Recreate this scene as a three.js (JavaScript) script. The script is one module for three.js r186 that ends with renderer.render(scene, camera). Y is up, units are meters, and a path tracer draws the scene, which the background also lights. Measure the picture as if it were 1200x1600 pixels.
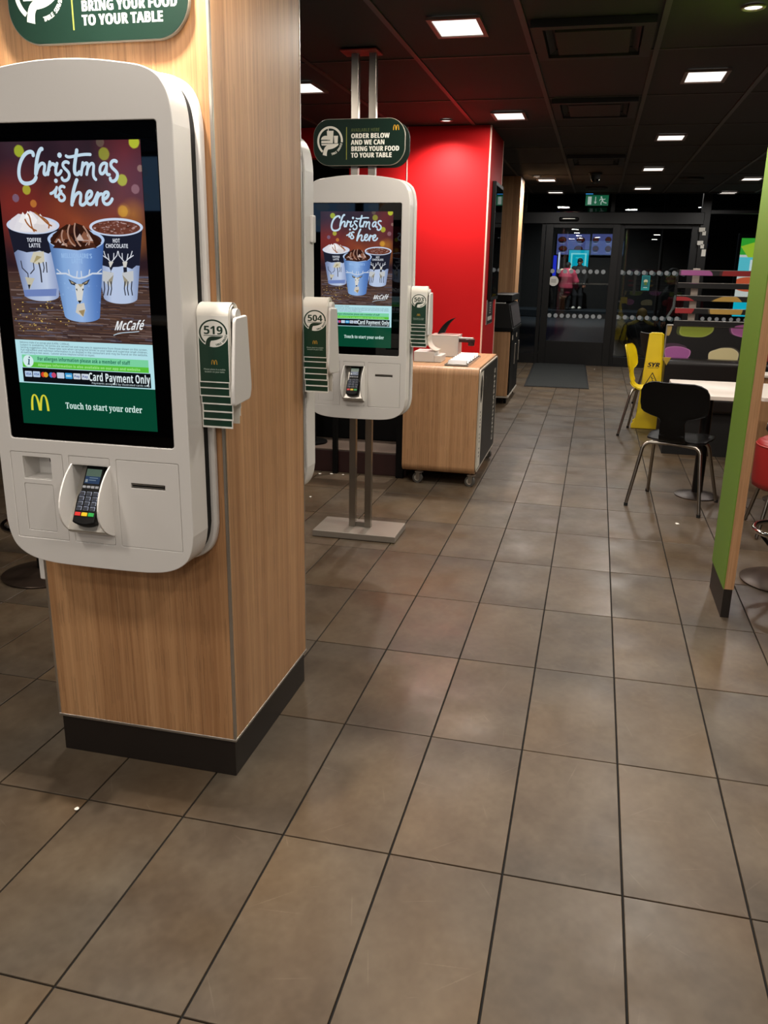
import * as THREE from 'three';
import { RoundedBoxGeometry } from 'three/addons/geometries/RoundedBoxGeometry.js';
import { mergeGeometries } from 'three/addons/utils/BufferGeometryUtils.js';
import { RectAreaLightUniformsLib } from 'three/addons/lights/RectAreaLightUniformsLib.js';
import { MarchingCubes } from 'three/addons/objects/MarchingCubes.js';

// ---------------------------------------------------------------- camera, sky, lights, exposure
const scene = new THREE.Scene();
scene.background = new THREE.Color(0.0035, 0.0045, 0.007);           // night outside
const camera = new THREE.PerspectiveCamera(62.95, 0.75, 0.05, 120);
camera.position.set(-0.18898, 1.50322, 1.83539);
{
  const r = new THREE.Vector3(0.97084176, 0.01681768, -0.23913061), u = new THREE.Vector3(-0.08326093, 0.95909077, -0.27057811);
  const b = new THREE.Vector3(0.22479747, 0.28259877, 0.93252562);
  camera.quaternion.setFromRotationMatrix(new THREE.Matrix4().makeBasis(r, u, b));
  camera.updateMatrixWorld(true);
}
const renderer = new THREE.WebGLRenderer({ antialias: true });
renderer.toneMapping = THREE.LinearToneMapping;
renderer.toneMappingExposure = 1.0;
renderer.shadowMap.enabled = true;
RectAreaLightUniformsLib.init();

const H = 2.53;                                                       // ceiling height
const PANEL_POWER = 84;
const WARM = new THREE.Color(1, 0.905, 0.80), COOL = new THREE.Color(1, 0.955, 0.905); // the far lamps are whiter
const PANELS = [                                                      // recessed ceiling panels: x, z, label
  [-0.885, -2.30, 'square white ceiling light panel nearest the camera, beside the steel kiosk poles'],
  [-0.885, -4.61, 'square white ceiling light panel beside the top corner of the red wall'],
  [-0.885, -9.15, 'ceiling light panel just right of the top of the oak column by the doors'],
  [-0.862, -10.92, 'ceiling light panel in front of the glass doors, last of the left row'],
  [0.290, -3.50, 'ceiling light panel nearest in the walkway row, right of the large air vent'],
  [0.285, -5.78, 'ceiling light panel second nearest in the row over the walkway'],
  [0.285, -8.05, 'ceiling light panel third in the row over the walkway, just behind the dome camera'],
  [0.285, -10.32, 'ceiling light panel last in the row over the walkway, near the exit sign'],
  [1.43, -9.15, 'ceiling light panel at right, touching the edge of the green post'],
  [1.43, -11.0, 'ceiling light panel far right, above the glass by the slatted screen'],
  [-2.02, -3.46, 'ceiling light panel half hidden behind the oak pillar top'],
  [-0.885, 0.0, null], [0.285, -1.2, null], [-0.885, 2.30, null], [-0.885, 4.6, null], [0.285, 1.1, null], [0.285, 3.4, null], [1.43, -6.8, null], [1.43, -4.5, null],
  [-2.02, -1.15, null], [-2.02, 1.15, null], [1.43, 0.9, null], [-2.02, 3.4, null], [-0.3, 3.6, null], [-2.6, 5.3, null], [-1.2, 5.3, null], [0.3, 5.3, null], [-3.2, 0.3, null], [1.6, 4.9, null],  // rows continued out of view, plus panels added to brighten kiosk fronts and left floor
];
const SPOTS = [                                                       // small downlights: x, z, label, strength
  [-1.36, -4.75, 'small round downlight just in front of the top of the red wall', 11],
  [-1.27, -0.065, 'small round downlight above the kiosk on the oak pillar', 14],
  [0.33, -2.22, 'small bright round downlight at the top right corner of the ceiling', 10],
  [-0.98, -8.80, 'tiny round downlight beside the oak column near the doors', 10],
];
for (const [x, z] of PANELS) {
  const l = new THREE.RectAreaLight(z < -5 ? COOL : WARM, PANEL_POWER * (z < -5 ? 1.2 : 1), 0.185, 0.27);
  l.name = 'panel_lamp'; l.position.set(x, H - 0.012, z); l.lookAt(x, 0, z); scene.add(l);
}
for (const [x, z, , power] of SPOTS) {
  const l = new THREE.SpotLight(WARM, power, 0, 1.25, 1.0, 2);
  l.name = 'spot_lamp'; l.position.set(x, H - 0.02, z); l.target.position.set(x, 0, z); l.castShadow = true; l.shadow.radius = 1.5;
  scene.add(l); scene.add(l.target); l.target.name = 'spot_target';
}

for (const x of [-4.55, -3.05, -1.55, -0.05]) {                       // menu screens over the counter behind the camera, mirrored in the kiosk glass
  const l = new THREE.RectAreaLight(new THREE.Color(0.32, 0.62, 1), 0.8, 1.36, 0.50);
  l.name = 'menu_screen_light'; l.position.set(x, 2.24, 6.10); l.lookAt(x, 2.24, -10); scene.add(l);
}

// ---------------------------------------------------------------- helpers
let seed = 7;
const rnd = () => { seed = (seed * 1664525 + 1013904223) >>> 0; return seed / 4294967296; };
const hash = (x, y) => { let h = (x * 374761393 + y * 668265263) | 0; h = Math.imul(h ^ (h >>> 13), 1274126177); return ((h ^ (h >>> 16)) >>> 0) / 4294967296; };
function vnoise(x, y) {
  const xi = Math.floor(x), yi = Math.floor(y); let fx = x - xi, fy = y - yi;
  fx = fx * fx * (3 - 2 * fx); fy = fy * fy * (3 - 2 * fy);
  const a = hash(xi, yi), b = hash(xi + 1, yi), c = hash(xi, yi + 1), d = hash(xi + 1, yi + 1);
  return a + (b - a) * fx + (c - a) * fy + (a - b - c + d) * fx * fy;
}
const fbm = (x, y, o = 4) => { let s = 0, a = 0.5, t = 0; for (let i = 0; i < o; i++) { s += a * vnoise(x, y); t += a; x = x * 2.03 + 17.1; y = y * 2.03 + 5.7; a *= 0.5; } return s / t; };
const used = {};
const numbered = (n) => { used[n] = (used[n] ?? -1) + 1; return used[n] ? `${n}_${String(used[n]).padStart(3, '0')}` : n; };
const V3 = (a) => new THREE.Vector3(...a);
function mesh(name, geo, mat, parent, pos, rot) {
  const m = new THREE.Mesh(geo, mat);
  m.name = parent ? name : numbered(name); m.castShadow = m.receiveShadow = true;
  if (pos) m.position.set(...pos);
  if (rot) m.rotation.set(...rot);
  (parent || scene).add(m);
  return m;
}
function tag(o, label, category, group) {
  o.userData.label = label; o.userData.category = category; if (group) o.userData.group = group; return o;
}
function thing(name, label, category, pos = [0, 0, 0], turn = 0, group) {
  const g = new THREE.Group(); g.name = numbered(name); g.position.set(...pos); g.rotation.y = turn; scene.add(g);
  return label ? tag(g, label, category, group) : g;
}
function structure(name) { const g = new THREE.Group(); g.name = name; g.userData.kind = 'structure'; used[name] = 0; scene.add(g); return g; }
const box = (w, h, d, r = 0) => r ? new RoundedBoxGeometry(w, h, d, 2, r) : new THREE.BoxGeometry(w, h, d);
const cyl = (r, h, n = 24, r2) => new THREE.CylinderGeometry(r2 ?? r, r, h, n);
const moved = (g, x = 0, y = 0, z = 0, rx = 0, ry = 0, rz = 0) => { g.applyMatrix4(new THREE.Matrix4().compose(new THREE.Vector3(x, y, z), new THREE.Quaternion().setFromEuler(new THREE.Euler(rx, ry, rz)), new THREE.Vector3(1, 1, 1))); return g; };
const join = (list) => { const l = list.map((g) => { const q = g.index ? g.toNonIndexed() : g; for (const k of Object.keys(q.attributes)) if (!['position', 'normal', 'uv'].includes(k)) q.deleteAttribute(k); return q; }); return mergeGeometries(l); };
const tube = (pts, r, n = 40, rs = 10) => new THREE.TubeGeometry(new THREE.CatmullRomCurve3(pts.map(V3), false, 'catmullrom', 0.5), n, r, rs);
function bent(pts, r, bend = 0.04) {                                   // straight tube runs with rounded corners
  const p = pts.map(V3), path = new THREE.CurvePath(); let from = p[0];
  for (let i = 1; i < p.length - 1; i++) {
    const a = p[i].clone().add(p[i - 1].clone().sub(p[i]).setLength(bend)), b = p[i].clone().add(p[i + 1].clone().sub(p[i]).setLength(bend));
    path.add(new THREE.LineCurve3(from, a)); path.add(new THREE.QuadraticBezierCurve3(a, p[i], b)); from = b;
  }
  path.add(new THREE.LineCurve3(from, p[p.length - 1]));
  const n = 14 * path.curves.length, pos = [], idx = [], up = new THREE.Vector3();
  const all = []; for (const c of path.curves) { const k = c.isLineCurve3 ? 1 : 8; for (let i = 0; i < k; i++) all.push([c.getPoint(i / k), c.getTangent(Math.min(1, (i + 0.001) / k))]); }
  all.push([p[p.length - 1], path.curves[path.curves.length - 1].getTangent(1)]);
  let nrm = null; const rs = 12;
  all.forEach(([c, t], i) => {
    if (!nrm) { up.set(0, 0, 1); if (Math.abs(t.z) > 0.9) up.set(1, 0, 0); nrm = up.clone().sub(t.clone().multiplyScalar(up.dot(t))).normalize(); }
    else nrm.sub(t.clone().multiplyScalar(nrm.dot(t))).normalize();
    const bn = new THREE.Vector3().crossVectors(t, nrm);
    for (let k = 0; k < rs; k++) { const a = k / rs * 2 * Math.PI; const q = c.clone().addScaledVector(nrm, Math.cos(a) * r).addScaledVector(bn, Math.sin(a) * r); pos.push(q.x, q.y, q.z); }
    if (i) for (let k = 0; k < rs; k++) { const a = (i - 1) * rs + k, b = (i - 1) * rs + (k + 1) % rs; idx.push(a, b, a + rs, b, b + rs, a + rs); }
  });
  const last = all.length - 1;
  for (const [i, s] of [[0, -1], [last, 1]]) { const c = all[i][0], o = pos.length / 3; pos.push(c.x, c.y, c.z); for (let k = 0; k < rs; k++) { const a = i * rs + k, b = i * rs + (k + 1) % rs; s < 0 ? idx.push(o, b, a) : idx.push(o, a, b); } }
  const g = new THREE.BufferGeometry(); g.setAttribute('position', new THREE.Float32BufferAttribute(pos, 3)); g.setAttribute('uv', new THREE.Float32BufferAttribute(new Float32Array(pos.length / 3 * 2), 2)); g.setIndex(idx); g.computeVertexNormals();
  return g;
}
function shapeOf(pts) { const s = new THREE.Shape(); pts.forEach(([x, y], i) => i ? s.lineTo(x, y) : s.moveTo(x, y)); s.closePath(); return s; }
function roundRect(x0, y0, x1, y1, r, T = THREE.Shape) {
  const s = new T(); s.moveTo(x0 + r, y0); s.lineTo(x1 - r, y0); s.absarc(x1 - r, y0 + r, r, -Math.PI / 2, 0); s.lineTo(x1, y1 - r); s.absarc(x1 - r, y1 - r, r, 0, Math.PI / 2);
  s.lineTo(x0 + r, y1); s.absarc(x0 + r, y1 - r, r, Math.PI / 2, Math.PI); s.lineTo(x0, y0 + r); s.absarc(x0 + r, y0 + r, r, Math.PI, Math.PI * 1.5); return s;
}
const extrude = (shape, depth, bevel = 0, seg = 8) => new THREE.ExtrudeGeometry(shape, { depth: depth - 2 * bevel, bevelEnabled: bevel > 0, bevelThickness: bevel, bevelSize: bevel, bevelOffset: -bevel, bevelSegments: 2, curveSegments: seg }).translate(0, 0, bevel);
function planar(geo, su = 1, sv = 1, ou = 0, ov = 0) {                 // uv in metres from the dominant side of each face
  if (geo.index) geo = geo.toNonIndexed();
  geo.computeVertexNormals === undefined; const p = geo.attributes.position, n = geo.attributes.normal, uv = new Float32Array(p.count * 2);
  for (let i = 0; i < p.count; i += 3) {
    const ax = Math.abs(n.getX(i) + n.getX(i + 1) + n.getX(i + 2)), ay = Math.abs(n.getY(i) + n.getY(i + 1) + n.getY(i + 2)), az = Math.abs(n.getZ(i) + n.getZ(i + 1) + n.getZ(i + 2));
    for (let k = i; k < i + 3; k++) {
      const x = p.getX(k), y = p.getY(k), z = p.getZ(k);
      let u = x, v = y; if (ax >= ay && ax >= az) { u = z; v = y; } else if (ay >= ax && ay >= az) { u = x; v = z; }
      uv[2 * k] = u / su + ou; uv[2 * k + 1] = v / sv + ov;
    }
  }
  geo.setAttribute('uv', new THREE.BufferAttribute(uv, 2)); return geo;
}
function faceUV(geo, x0, y0, x1, y1) {                                 // uv 0..1 over a rectangle of the xy plane
  const p = geo.attributes.position, uv = new Float32Array(p.count * 2);
  for (let i = 0; i < p.count; i++) { uv[2 * i] = (p.getX(i) - x0) / (x1 - x0); uv[2 * i + 1] = (p.getY(i) - y0) / (y1 - y0); }
  geo.setAttribute('uv', new THREE.BufferAttribute(uv, 2)); return geo;
}
function dataTex(w, h, f, srgb = true) {
  const d = new Uint8Array(w * h * 4);
  for (let y = 0; y < h; y++) for (let x = 0; x < w; x++) { const c = f(x / w, y / h), i = (y * w + x) * 4; d[i] = Math.max(0, Math.min(255, c[0])); d[i + 1] = Math.max(0, Math.min(255, c[1])); d[i + 2] = Math.max(0, Math.min(255, c[2])); d[i + 3] = 255; }
  const t = new THREE.DataTexture(d, w, h); t.wrapS = t.wrapT = THREE.RepeatWrapping; t.magFilter = THREE.LinearFilter; t.minFilter = THREE.LinearMipmapLinearFilter; t.generateMipmaps = true;
  if (srgb) t.colorSpace = THREE.SRGBColorSpace; t.needsUpdate = true; return t;
}
function canvasTex(w, h, draw) {
  const c = document.createElement('canvas'); c.width = w; c.height = h; const g = c.getContext('2d'); draw(g, w, h);
  const t = new THREE.CanvasTexture(c); t.colorSpace = THREE.SRGBColorSpace; t.anisotropy = 8; return t;
}
const std = (color, roughness = 0.6, o = {}) => new THREE.MeshStandardMaterial({ color, roughness, ...o });

// ---------------------------------------------------------------- materials
const woodTex = (a, b, s, tint) => dataTex(640, 512, (u, v) => {
  const x = u + s, wob = 0.012 * (fbm(u * 3 + s, v * 2.2, 3) - 0.5);
  const band = fbm((x + wob) * 26, v * 0.9 + s, 3), fine = fbm((x + wob) * 150, v * 3.5, 3), pore = vnoise((x + wob) * 520, v * 22), plank = hash(Math.floor(x * 11 + 0.3 * vnoise(x * 11, 1)), 3);
  let t = 0.40 * band + 0.45 * fine + 0.15 * plank; t = (t - 0.5) * 1.35 + 0.5;
  const p = pore > 0.74 ? 0.9 : 1;
  return [(a[0] + (b[0] - a[0]) * t) * p * tint, (a[1] + (b[1] - a[1]) * t) * p * tint, (a[2] + (b[2] - a[2]) * t) * p * tint];
});
const oakTex = woodTex([148, 104, 67], [206, 160, 114], 0.0, 1), oakTex2 = woodTex([152, 109, 73], [205, 161, 118], 5.3, 1);
const M = {
  oak: std(0xffffff, 0.42, { map: oakTex }),
  oak2: std(0xffffff, 0.45, { map: oakTex2 }),
 
  white: new THREE.MeshPhysicalMaterial({ color: new THREE.Color(0.70, 0.68, 0.65), roughness: 0.38, clearcoat: 0.25, clearcoatRoughness: 0.25 }),
  silver: std(0xb8b4ac, 0.36, { metalness: 0.55 }),
  black: new THREE.MeshPhysicalMaterial({ color: 0x050505, roughness: 0.5, specularIntensity: 0.4 }), blackMat: std(0x0d0c0c, 0.75), dark: std(0x17130f, 0.6), rubber: std(0x0c0c0c, 0.85),
  skirting: std(0x1d1611, 0.5), glassBlack: std(0x020203, 0.02),
  alu: std(0xb9b3aa, 0.35, { metalness: 0.9 }), steel: std(0x9a948b, 0.28, { metalness: 1 }), brushed: std(0x8f8a82, 0.42, { metalness: 0.95 }), chrome: std(0xc9c5be, 0.12, { metalness: 1 }),
  red: new THREE.MeshPhysicalMaterial({ color: new THREE.Color(0.42, 0.007, 0.009), roughness: 0.55, specularIntensity: 0.2 }), redTrim: std(0xd9b3a6, 0.4),
  redSeat: std(new THREE.Color(0.30, 0.014, 0.014), 0.38), green: std(new THREE.Color(0.13, 0.25, 0.022), 0.5), darkGreen: std(0x081c14, 0.45), plateEdge: std(0x8f8a7c, 0.4),
  yellow: std(new THREE.Color(0.9, 0.66, 0.006), 0.38), tableTop: std(0xe2d8cc, 0.35), brownSeat: std(0x20150f, 0.42), leather: std(0x15100e, 0.36),
  frame: std(0x100f0e, 0.42, { metalness: 0.35 }), frameLight: std(0x2c2926, 0.42, { metalness: 0.35 }),
  glass: new THREE.MeshPhysicalMaterial({ color: 0xdfe6e8, roughness: 0.0, transmission: 1, thickness: 0, ior: 1.5 }),
  clear: new THREE.MeshPhysicalMaterial({ color: 0xffffff, roughness: 0.05, transmission: 0.9, thickness: 0, ior: 1.5 }),
  dot: std(0x95999b, 0.8), paper: std(0xe8e4da, 0.8), ceiling: std(0x221f1e, 0.85), rail: std(0x3e3733, 0.6), ceilingBlack: std(0x151312, 0.7),
  charcoal: std(0x17181a, 0.55), pale: std(0xb8b0a2, 0.5), wall: std(0x332c28, 0.8), wallDark: std(0x100f10, 0.8), skin: std(0x7a4a34, 0.6), skinPale: std(0xb07a5e, 0.6),
};
M.signPrint = new THREE.MeshPhysicalMaterial({ color: 0xffffff, roughness: 0.5, specularIntensity: 0.35 });
const unlitFill = (t, k = 1) => new THREE.MeshStandardMaterial({ color: 0x000000, roughness: 0.12, emissive: 0xffffff, emissiveMap: t, emissiveIntensity: k });

// ---------------------------------------------------------------- floor: 0.3 x 0.6 m tiles
const tileTone = (u, v) => 0.50 * fbm(u * 5, v * 5, 4) + 0.3 * fbm(u * 16 + 3, v * 11 + 9, 3) + 0.2 * fbm(u * 70, v * 60, 2);
const scuff = [];
for (let i = 0; i < 46; i++) { const a = rnd() * 6.28; scuff.push([rnd(), rnd(), Math.cos(a), Math.sin(a), 0.01 + rnd() * 0.05, 0.3 + rnd() * 0.7]); }
const scuffAt = (u, v) => { let s = 0; for (const [x, y, c, d, l, k] of scuff) { const a = (u - x) * c + (v - y) * d, b = Math.abs((v - y) * c - (u - x) * d); if (a > -l && a < l && b < 0.0011) s = Math.max(s, k * (1 - Math.abs(a) / l)); } return s; };
const tileTex = dataTex(1024, 1024, (u, v) => {
  const n = tileTone(u, v), s = scuffAt(u, v) * 14, w = (n - 0.5) * 52;
  const hue = (fbm(u * 3 + 40, v * 3 + 11, 2) - 0.5) * 14;
  return [87 + w + s + hue, 75 + w + s, 61 + w * 0.9 + s - hue];
});
const tileRough = dataTex(512, 512, (u, v) => { const n = 0.30 + 0.30 * fbm(u * 9 + 7, v * 9, 4) - 0.06; return [0, n * 255, 0]; }, false);
M.tiles = [0.93, 1.0, 0.965].map((k) => new THREE.MeshPhysicalMaterial({ color: new THREE.Color().setScalar(k), roughness: 1, map: tileTex, roughnessMap: tileRough, specularIntensity: 0.6 }));
M.grout = std(0x0b0907, 0.95);
const floor = structure('floor');
mesh('grout_bed', box(11, 0.1, 19.6), M.grout, floor, [-0.9, -0.0552, -3.05]);
{
  const variants = [];
  for (let k = 0; k < 8; k++) {
    const w = 0.2945, d = 0.5950, h = 0.008, c = 0.0009;
    const s = shapeOf([[-w / 2, -d / 2], [w / 2, -d / 2], [w / 2, d / 2], [-w / 2, d / 2]]);
    const g = new THREE.ExtrudeGeometry(s, { depth: h - c, bevelEnabled: true, bevelThickness: c, bevelSize: c, bevelOffset: -c, bevelSegments: 1 }); g.rotateX(-Math.PI / 2); g.translate(0, -h, 0);
    const p = g.attributes.position, uv = new Float32Array(p.count * 2), ou = (k % 4) * 0.25 + 0.02, ov = Math.floor(k / 4) * 0.5;
    for (let i = 0; i < p.count; i++) { uv[2 * i] = ou + (p.getX(i) + 0.15) / 1.3; uv[2 * i + 1] = ov + (p.getZ(i) + 0.3) / 1.3; }
    g.setAttribute('uv', new THREE.BufferAttribute(uv, 2)); variants.push(g);
  }
  const f = new THREE.Frustum().setFromProjectionMatrix(new THREE.Matrix4().multiplyMatrices(camera.projectionMatrix, camera.matrixWorldInverse));
  const spots = [];
  for (let i = -21; i < 15; i++) for (let j = -11; j < 21; j++) {
    const x = i * 0.3 + 0.15, z = -j * 0.6 - 0.3; if (z < -12.3) continue;
    const seen = f.intersectsSphere(new THREE.Sphere(new THREE.Vector3(x, 0, z), 0.33)), hid = x < -1.2 && z < -0.3 && z > -2 && x > -3.2;
    spots.push([x, z, i, j, seen && !hid ? camera.position.distanceTo(new THREE.Vector3(x, 0, z)) : 1e3]);
  }
  spots.sort((a, b) => a[4] - b[4]);
  const rest = [];
  spots.forEach(([x, z, i, j, d], n) => {
    const k = Math.floor(hash(i + 50, j + 90) * 8), turn = hash(i + 5, j + 7) > 0.5 ? Math.PI : 0, lift = (hash(i, j + 300) - 0.5) * 0.0006, tilt = (hash(i + 9, j) - 0.5) * 0.0012;
    if (n < 300 && d < 100) mesh('tile', variants[k], M.tiles[Math.floor(hash(i + 77, j) * 3)], floor, [x, lift, z], [tilt, turn, (hash(i, j) - 0.5) * 0.0012]);
    else rest.push(moved(variants[k].clone(), x, lift, z, 0, turn, 0));
  });
  const r = mesh('distant_tiles', join(rest), M.tiles[1], floor); r.userData.kind = 'stuff';
}

// ---------------------------------------------------------------- ceiling: 0.6 x 1.2 m lay-in panels
const ceiling = structure('ceiling');
{
  const X0 = -0.004, DX = 0.592, Z0 = -2.88, DZ = 1.155, xs = [], zs = [];
  for (let i = -9; i <= 7; i++) xs.push(X0 + i * DX);
  for (let k = -8; k <= 7; k++) zs.push(Z0 - k * DZ);
  const g = box(DX - 0.026, 0.02, DZ - 0.016), rest = [];
  for (let i = 0; i < xs.length - 1; i++) for (let k = 0; k < zs.length - 1; k++) {
    const cx = xs[i] + DX / 2, cz = zs[k] - DZ / 2;
    if (cx > -2.6 && cx < 2.4 && cz < -1.6) mesh('ceiling_panel', g, M.ceiling, ceiling, [cx, H + 0.016, cz], [0, 0, (hash(i, k) - 0.5) * 0.002]);
    else rest.push(moved(g.clone(), cx, H + 0.016, cz));
  }
  mesh('other_panels', join(rest), M.ceiling, ceiling).userData.kind = 'stuff';
  const zl = zs[0] - zs[zs.length - 1], zc = (zs[0] + zs[zs.length - 1]) / 2, xl = xs[xs.length - 1] - xs[0], xc = (xs[0] + xs[xs.length - 1]) / 2;
  for (const x of xs) mesh('main_rail', box(0.026, 0.028, zl), M.rail, ceiling, [x, H + 0.012, zc]);
  for (const z of zs) mesh('cross_rail', box(xl, 0.026, 0.014), M.rail, ceiling, [xc, H + 0.014, z]);
  mesh('slab', box(11, 0.1, 19.6), M.ceilingBlack, ceiling, [-0.9, 2.86, -3.05]);
  mesh('edge_drop', box(11, 0.29, 0.04), M.ceilingBlack, ceiling, [-0.9, 2.665, -11.0]);
}
// room shell
const shell = (name, g, m, p) => { const o = mesh(name, g, m, null, p); o.userData.kind = 'structure'; return o; };
shell('wall_left', box(0.15, 2.9, 19.6), M.wall, [-6.4, 1.36, -3.05]);
shell('wall_right', box(0.15, 2.9, 19.6), M.wall, [4.6, 1.36, -3.05]);
shell('wall_back', box(11, 2.9, 0.15), std(0x4a433c, 0.8), [-0.9, 1.36, 6.75]);

// ---------------------------------------------------------------- oak pillar
{
  const P = structure('pillar');
  const x0 = -1.728, x1 = -1.128, z0 = -0.862, z1 = -0.215, y0 = 0.130, y1 = H + 0.01, hy = y1 - y0, cy = (y0 + y1) / 2, t = 0.018;
  const panel = (w, h, d, x, y, z, m, o) => mesh('oak_panel', planar(moved(box(w, h, d), x, y, z), 1, 2.6, o, 0), m, P);
  panel(x1 - x0 - 0.008, hy, t, (x0 + x1) / 2, cy, z1 - t / 2, M.oak, 0.13);
  panel(x1 - x0 - 0.008, hy, t, (x0 + x1) / 2, cy, z0 + t / 2, M.oak, 0.4);
  panel(t, hy, z1 - z0 - 0.008, x1 - t / 2, cy, (z0 + z1) / 2, M.oak2, 0.37);
  panel(t, hy, z1 - z0 - 0.008, x0 + t / 2, cy, (z0 + z1) / 2, M.oak2, 0.1);
  for (const [x, z] of [[x0, z0], [x1, z0], [x0, z1], [x1, z1]]) mesh('corner_trim', moved(box(0.009, hy, 0.009, 0.002), x - Math.sign(x + 1.43) * 0.0035, cy, z - Math.sign(z + 0.54) * 0.0035), M.alu, P);
  mesh('core', box(x1 - x0 - 0.05, H + 0.2, z1 - z0 - 0.05), M.dark, P, [(x0 + x1) / 2, H / 2 + 0.1, (z0 + z1) / 2]);
  const k = 0.006;
  mesh('skirting', box(x1 - x0 - 2 * k, 0.121, z1 - z0 - 2 * k, 0.002), M.skirting, P, [(x0 + x1) / 2, 0.0605, (z0 + z1) / 2]);
  mesh('skirting_trim', box(x1 - x0 + 0.003, 0.009, z1 - z0 + 0.003, 0.002), M.alu, P, [(x0 + x1) / 2, 0.1255, (z0 + z1) / 2]);
  mesh('white_side_panel', box(0.022, 1.25, 0.5, 0.006), M.white, P, [x0 - 0.0125, 1.20, -0.47]);
}

// ---------------------------------------------------------------- printed matter
function arches(g, x, y, w, h, color) {                                // the M of two tall arches, box x,y,w,h
  g.fillStyle = color; g.beginPath();
  for (const s of [0, 1]) {
    const a = x + s * w / 2, b = a + w / 2, t = w * 0.115, m = (a + b) / 2;
    g.moveTo(a - (s ? 0.05 * w : 0), y + h); g.bezierCurveTo(a + 0.02 * w, y + h * 0.3, a + 0.09 * w, y, m, y); g.bezierCurveTo(b - 0.09 * w, y, b - 0.02 * w, y + h * 0.3, b + (s ? 0 : 0.05 * w), y + h);
    g.lineTo(b - t * 1.1 + (s ? 0 : 0.05 * w), y + h); g.bezierCurveTo(b - t * 1.25, y + h * 0.35, m + 0.07 * w, y + h * 0.09, m, y + h * 0.09); g.bezierCurveTo(m - 0.07 * w, y + h * 0.09, a + t * 1.25, y + h * 0.35, a + t * 1.1 - (s ? 0.05 * w : 0), y + h); g.closePath();
  }
  g.fill('nonzero');
}
function fitText(g, s, x, y, w, font, color, align = 'left') {
  g.font = font; g.fillStyle = color; g.textAlign = 'left'; g.textBaseline = 'alphabetic'; const k = w / g.measureText(s).width;
  g.save(); g.translate(align === 'center' ? x - w / 2 : x, y); g.scale(k, 1); g.fillText(s, 0, 0); g.restore();
}
function ringText(g, s, cx, cy, r, a0, a1, font, color) {
  g.font = font; g.fillStyle = color; g.textAlign = 'center'; g.textBaseline = 'middle';
  [...s].forEach((c, i) => { const a = a0 + (a1 - a0) * i / (s.length - 1); g.save(); g.translate(cx + Math.cos(a) * r, cy + Math.sin(a) * r); g.rotate(a - Math.PI / 2); g.fillText(c, 0, 0); g.restore(); });
}
function serviceMark(g, cx, cy, r, color, food, lw) {                  // ring, open hand and tray
  g.strokeStyle = g.fillStyle = color; g.lineWidth = lw * r;
  g.beginPath(); g.arc(cx, cy, r, 2.25, 2 * Math.PI + 0.1); g.stroke();
  const p = (x, y) => [cx + x * r, cy + y * r];
  const poly = (...q) => { g.beginPath(); q.forEach(([x, y], i) => i ? g.lineTo(...p(x, y)) : g.moveTo(...p(x, y))); g.closePath(); g.fill(); };
  g.beginPath(); g.moveTo(...p(-0.62, 1.02)); g.bezierCurveTo(...p(-0.55, 0.45), ...p(-0.35, 0.3), ...p(-0.05, 0.28)); g.lineTo(...p(0.72, 0.28)); g.bezierCurveTo(...p(0.45, 0.52), ...p(0.15, 0.6), ...p(-0.15, 0.62)); g.bezierCurveTo(...p(-0.25, 0.7), ...p(-0.28, 0.9), ...p(-0.27, 1.1)); g.closePath(); g.fill();
  if (food) {
    poly([-0.75, 0.2], [0.72, 0.2], [0.68, 0.32], [-0.7, 0.32]);
    poly([-0.27, -0.75], [0.3, -0.75], [0.24, 0.16], [-0.2, 0.16]); poly([0.32, -0.38], [0.68, -0.38], [0.64, 0.16], [0.36, 0.16]); g.fillRect(...p(-0.18, -1.0), 0.07 * r, 0.3 * r);
    g.beginPath(); g.ellipse(...p(-0.36, -0.1), 0.4 * r, 0.3 * r, 0, Math.PI, 0); g.fill(); g.fillRect(...p(-0.74, -0.03), 0.76 * r, 0.18 * r);
    g.save(); g.strokeStyle = '#12291f'; g.lineWidth = 0.05 * r; g.beginPath(); g.moveTo(...p(-0.76, -0.06)); g.lineTo(...p(0.0, -0.06)); g.moveTo(...p(-0.28, -0.72)); g.stroke(); g.restore();
  } else g.fillRect(...p(-0.72, 0.19), 1.44 * r, 0.05 * r);
}
const signTex = canvasTex(1024, 460, (g, w, h) => {
  g.fillStyle = '#0a2219'; g.fillRect(0, 0, w, h);
  serviceMark(g, 190, 215, 134, '#e9e6da', true, 0.17);
  ringText(g, 'TABLE SERVICE', 190, 215, 130, 1.40, 0.22, 'bold 30px sans-serif', '#e9e6da');
  g.fillStyle = '#8f9440'; g.fillRect(372, 82, 8, 318);
  fitText(g, 'AVAILABLE HERE', 425, 128, 318, 'bold 44px sans-serif', '#4f5a33');
  ['ORDER BELOW', 'AND WE CAN', 'BRING YOUR FOOD', 'TO YOUR TABLE'].forEach((s, i) => [0, 3].forEach((q) => fitText(g, s, 425 + q, 192 + i * 63, [425, 375, 535, 455][i], 'bold 66px sans-serif', '#efece2')));
  arches(g, 890, 68, 66, 52, '#d8a22a');
});
M.signPrint.map = signTex;
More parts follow.
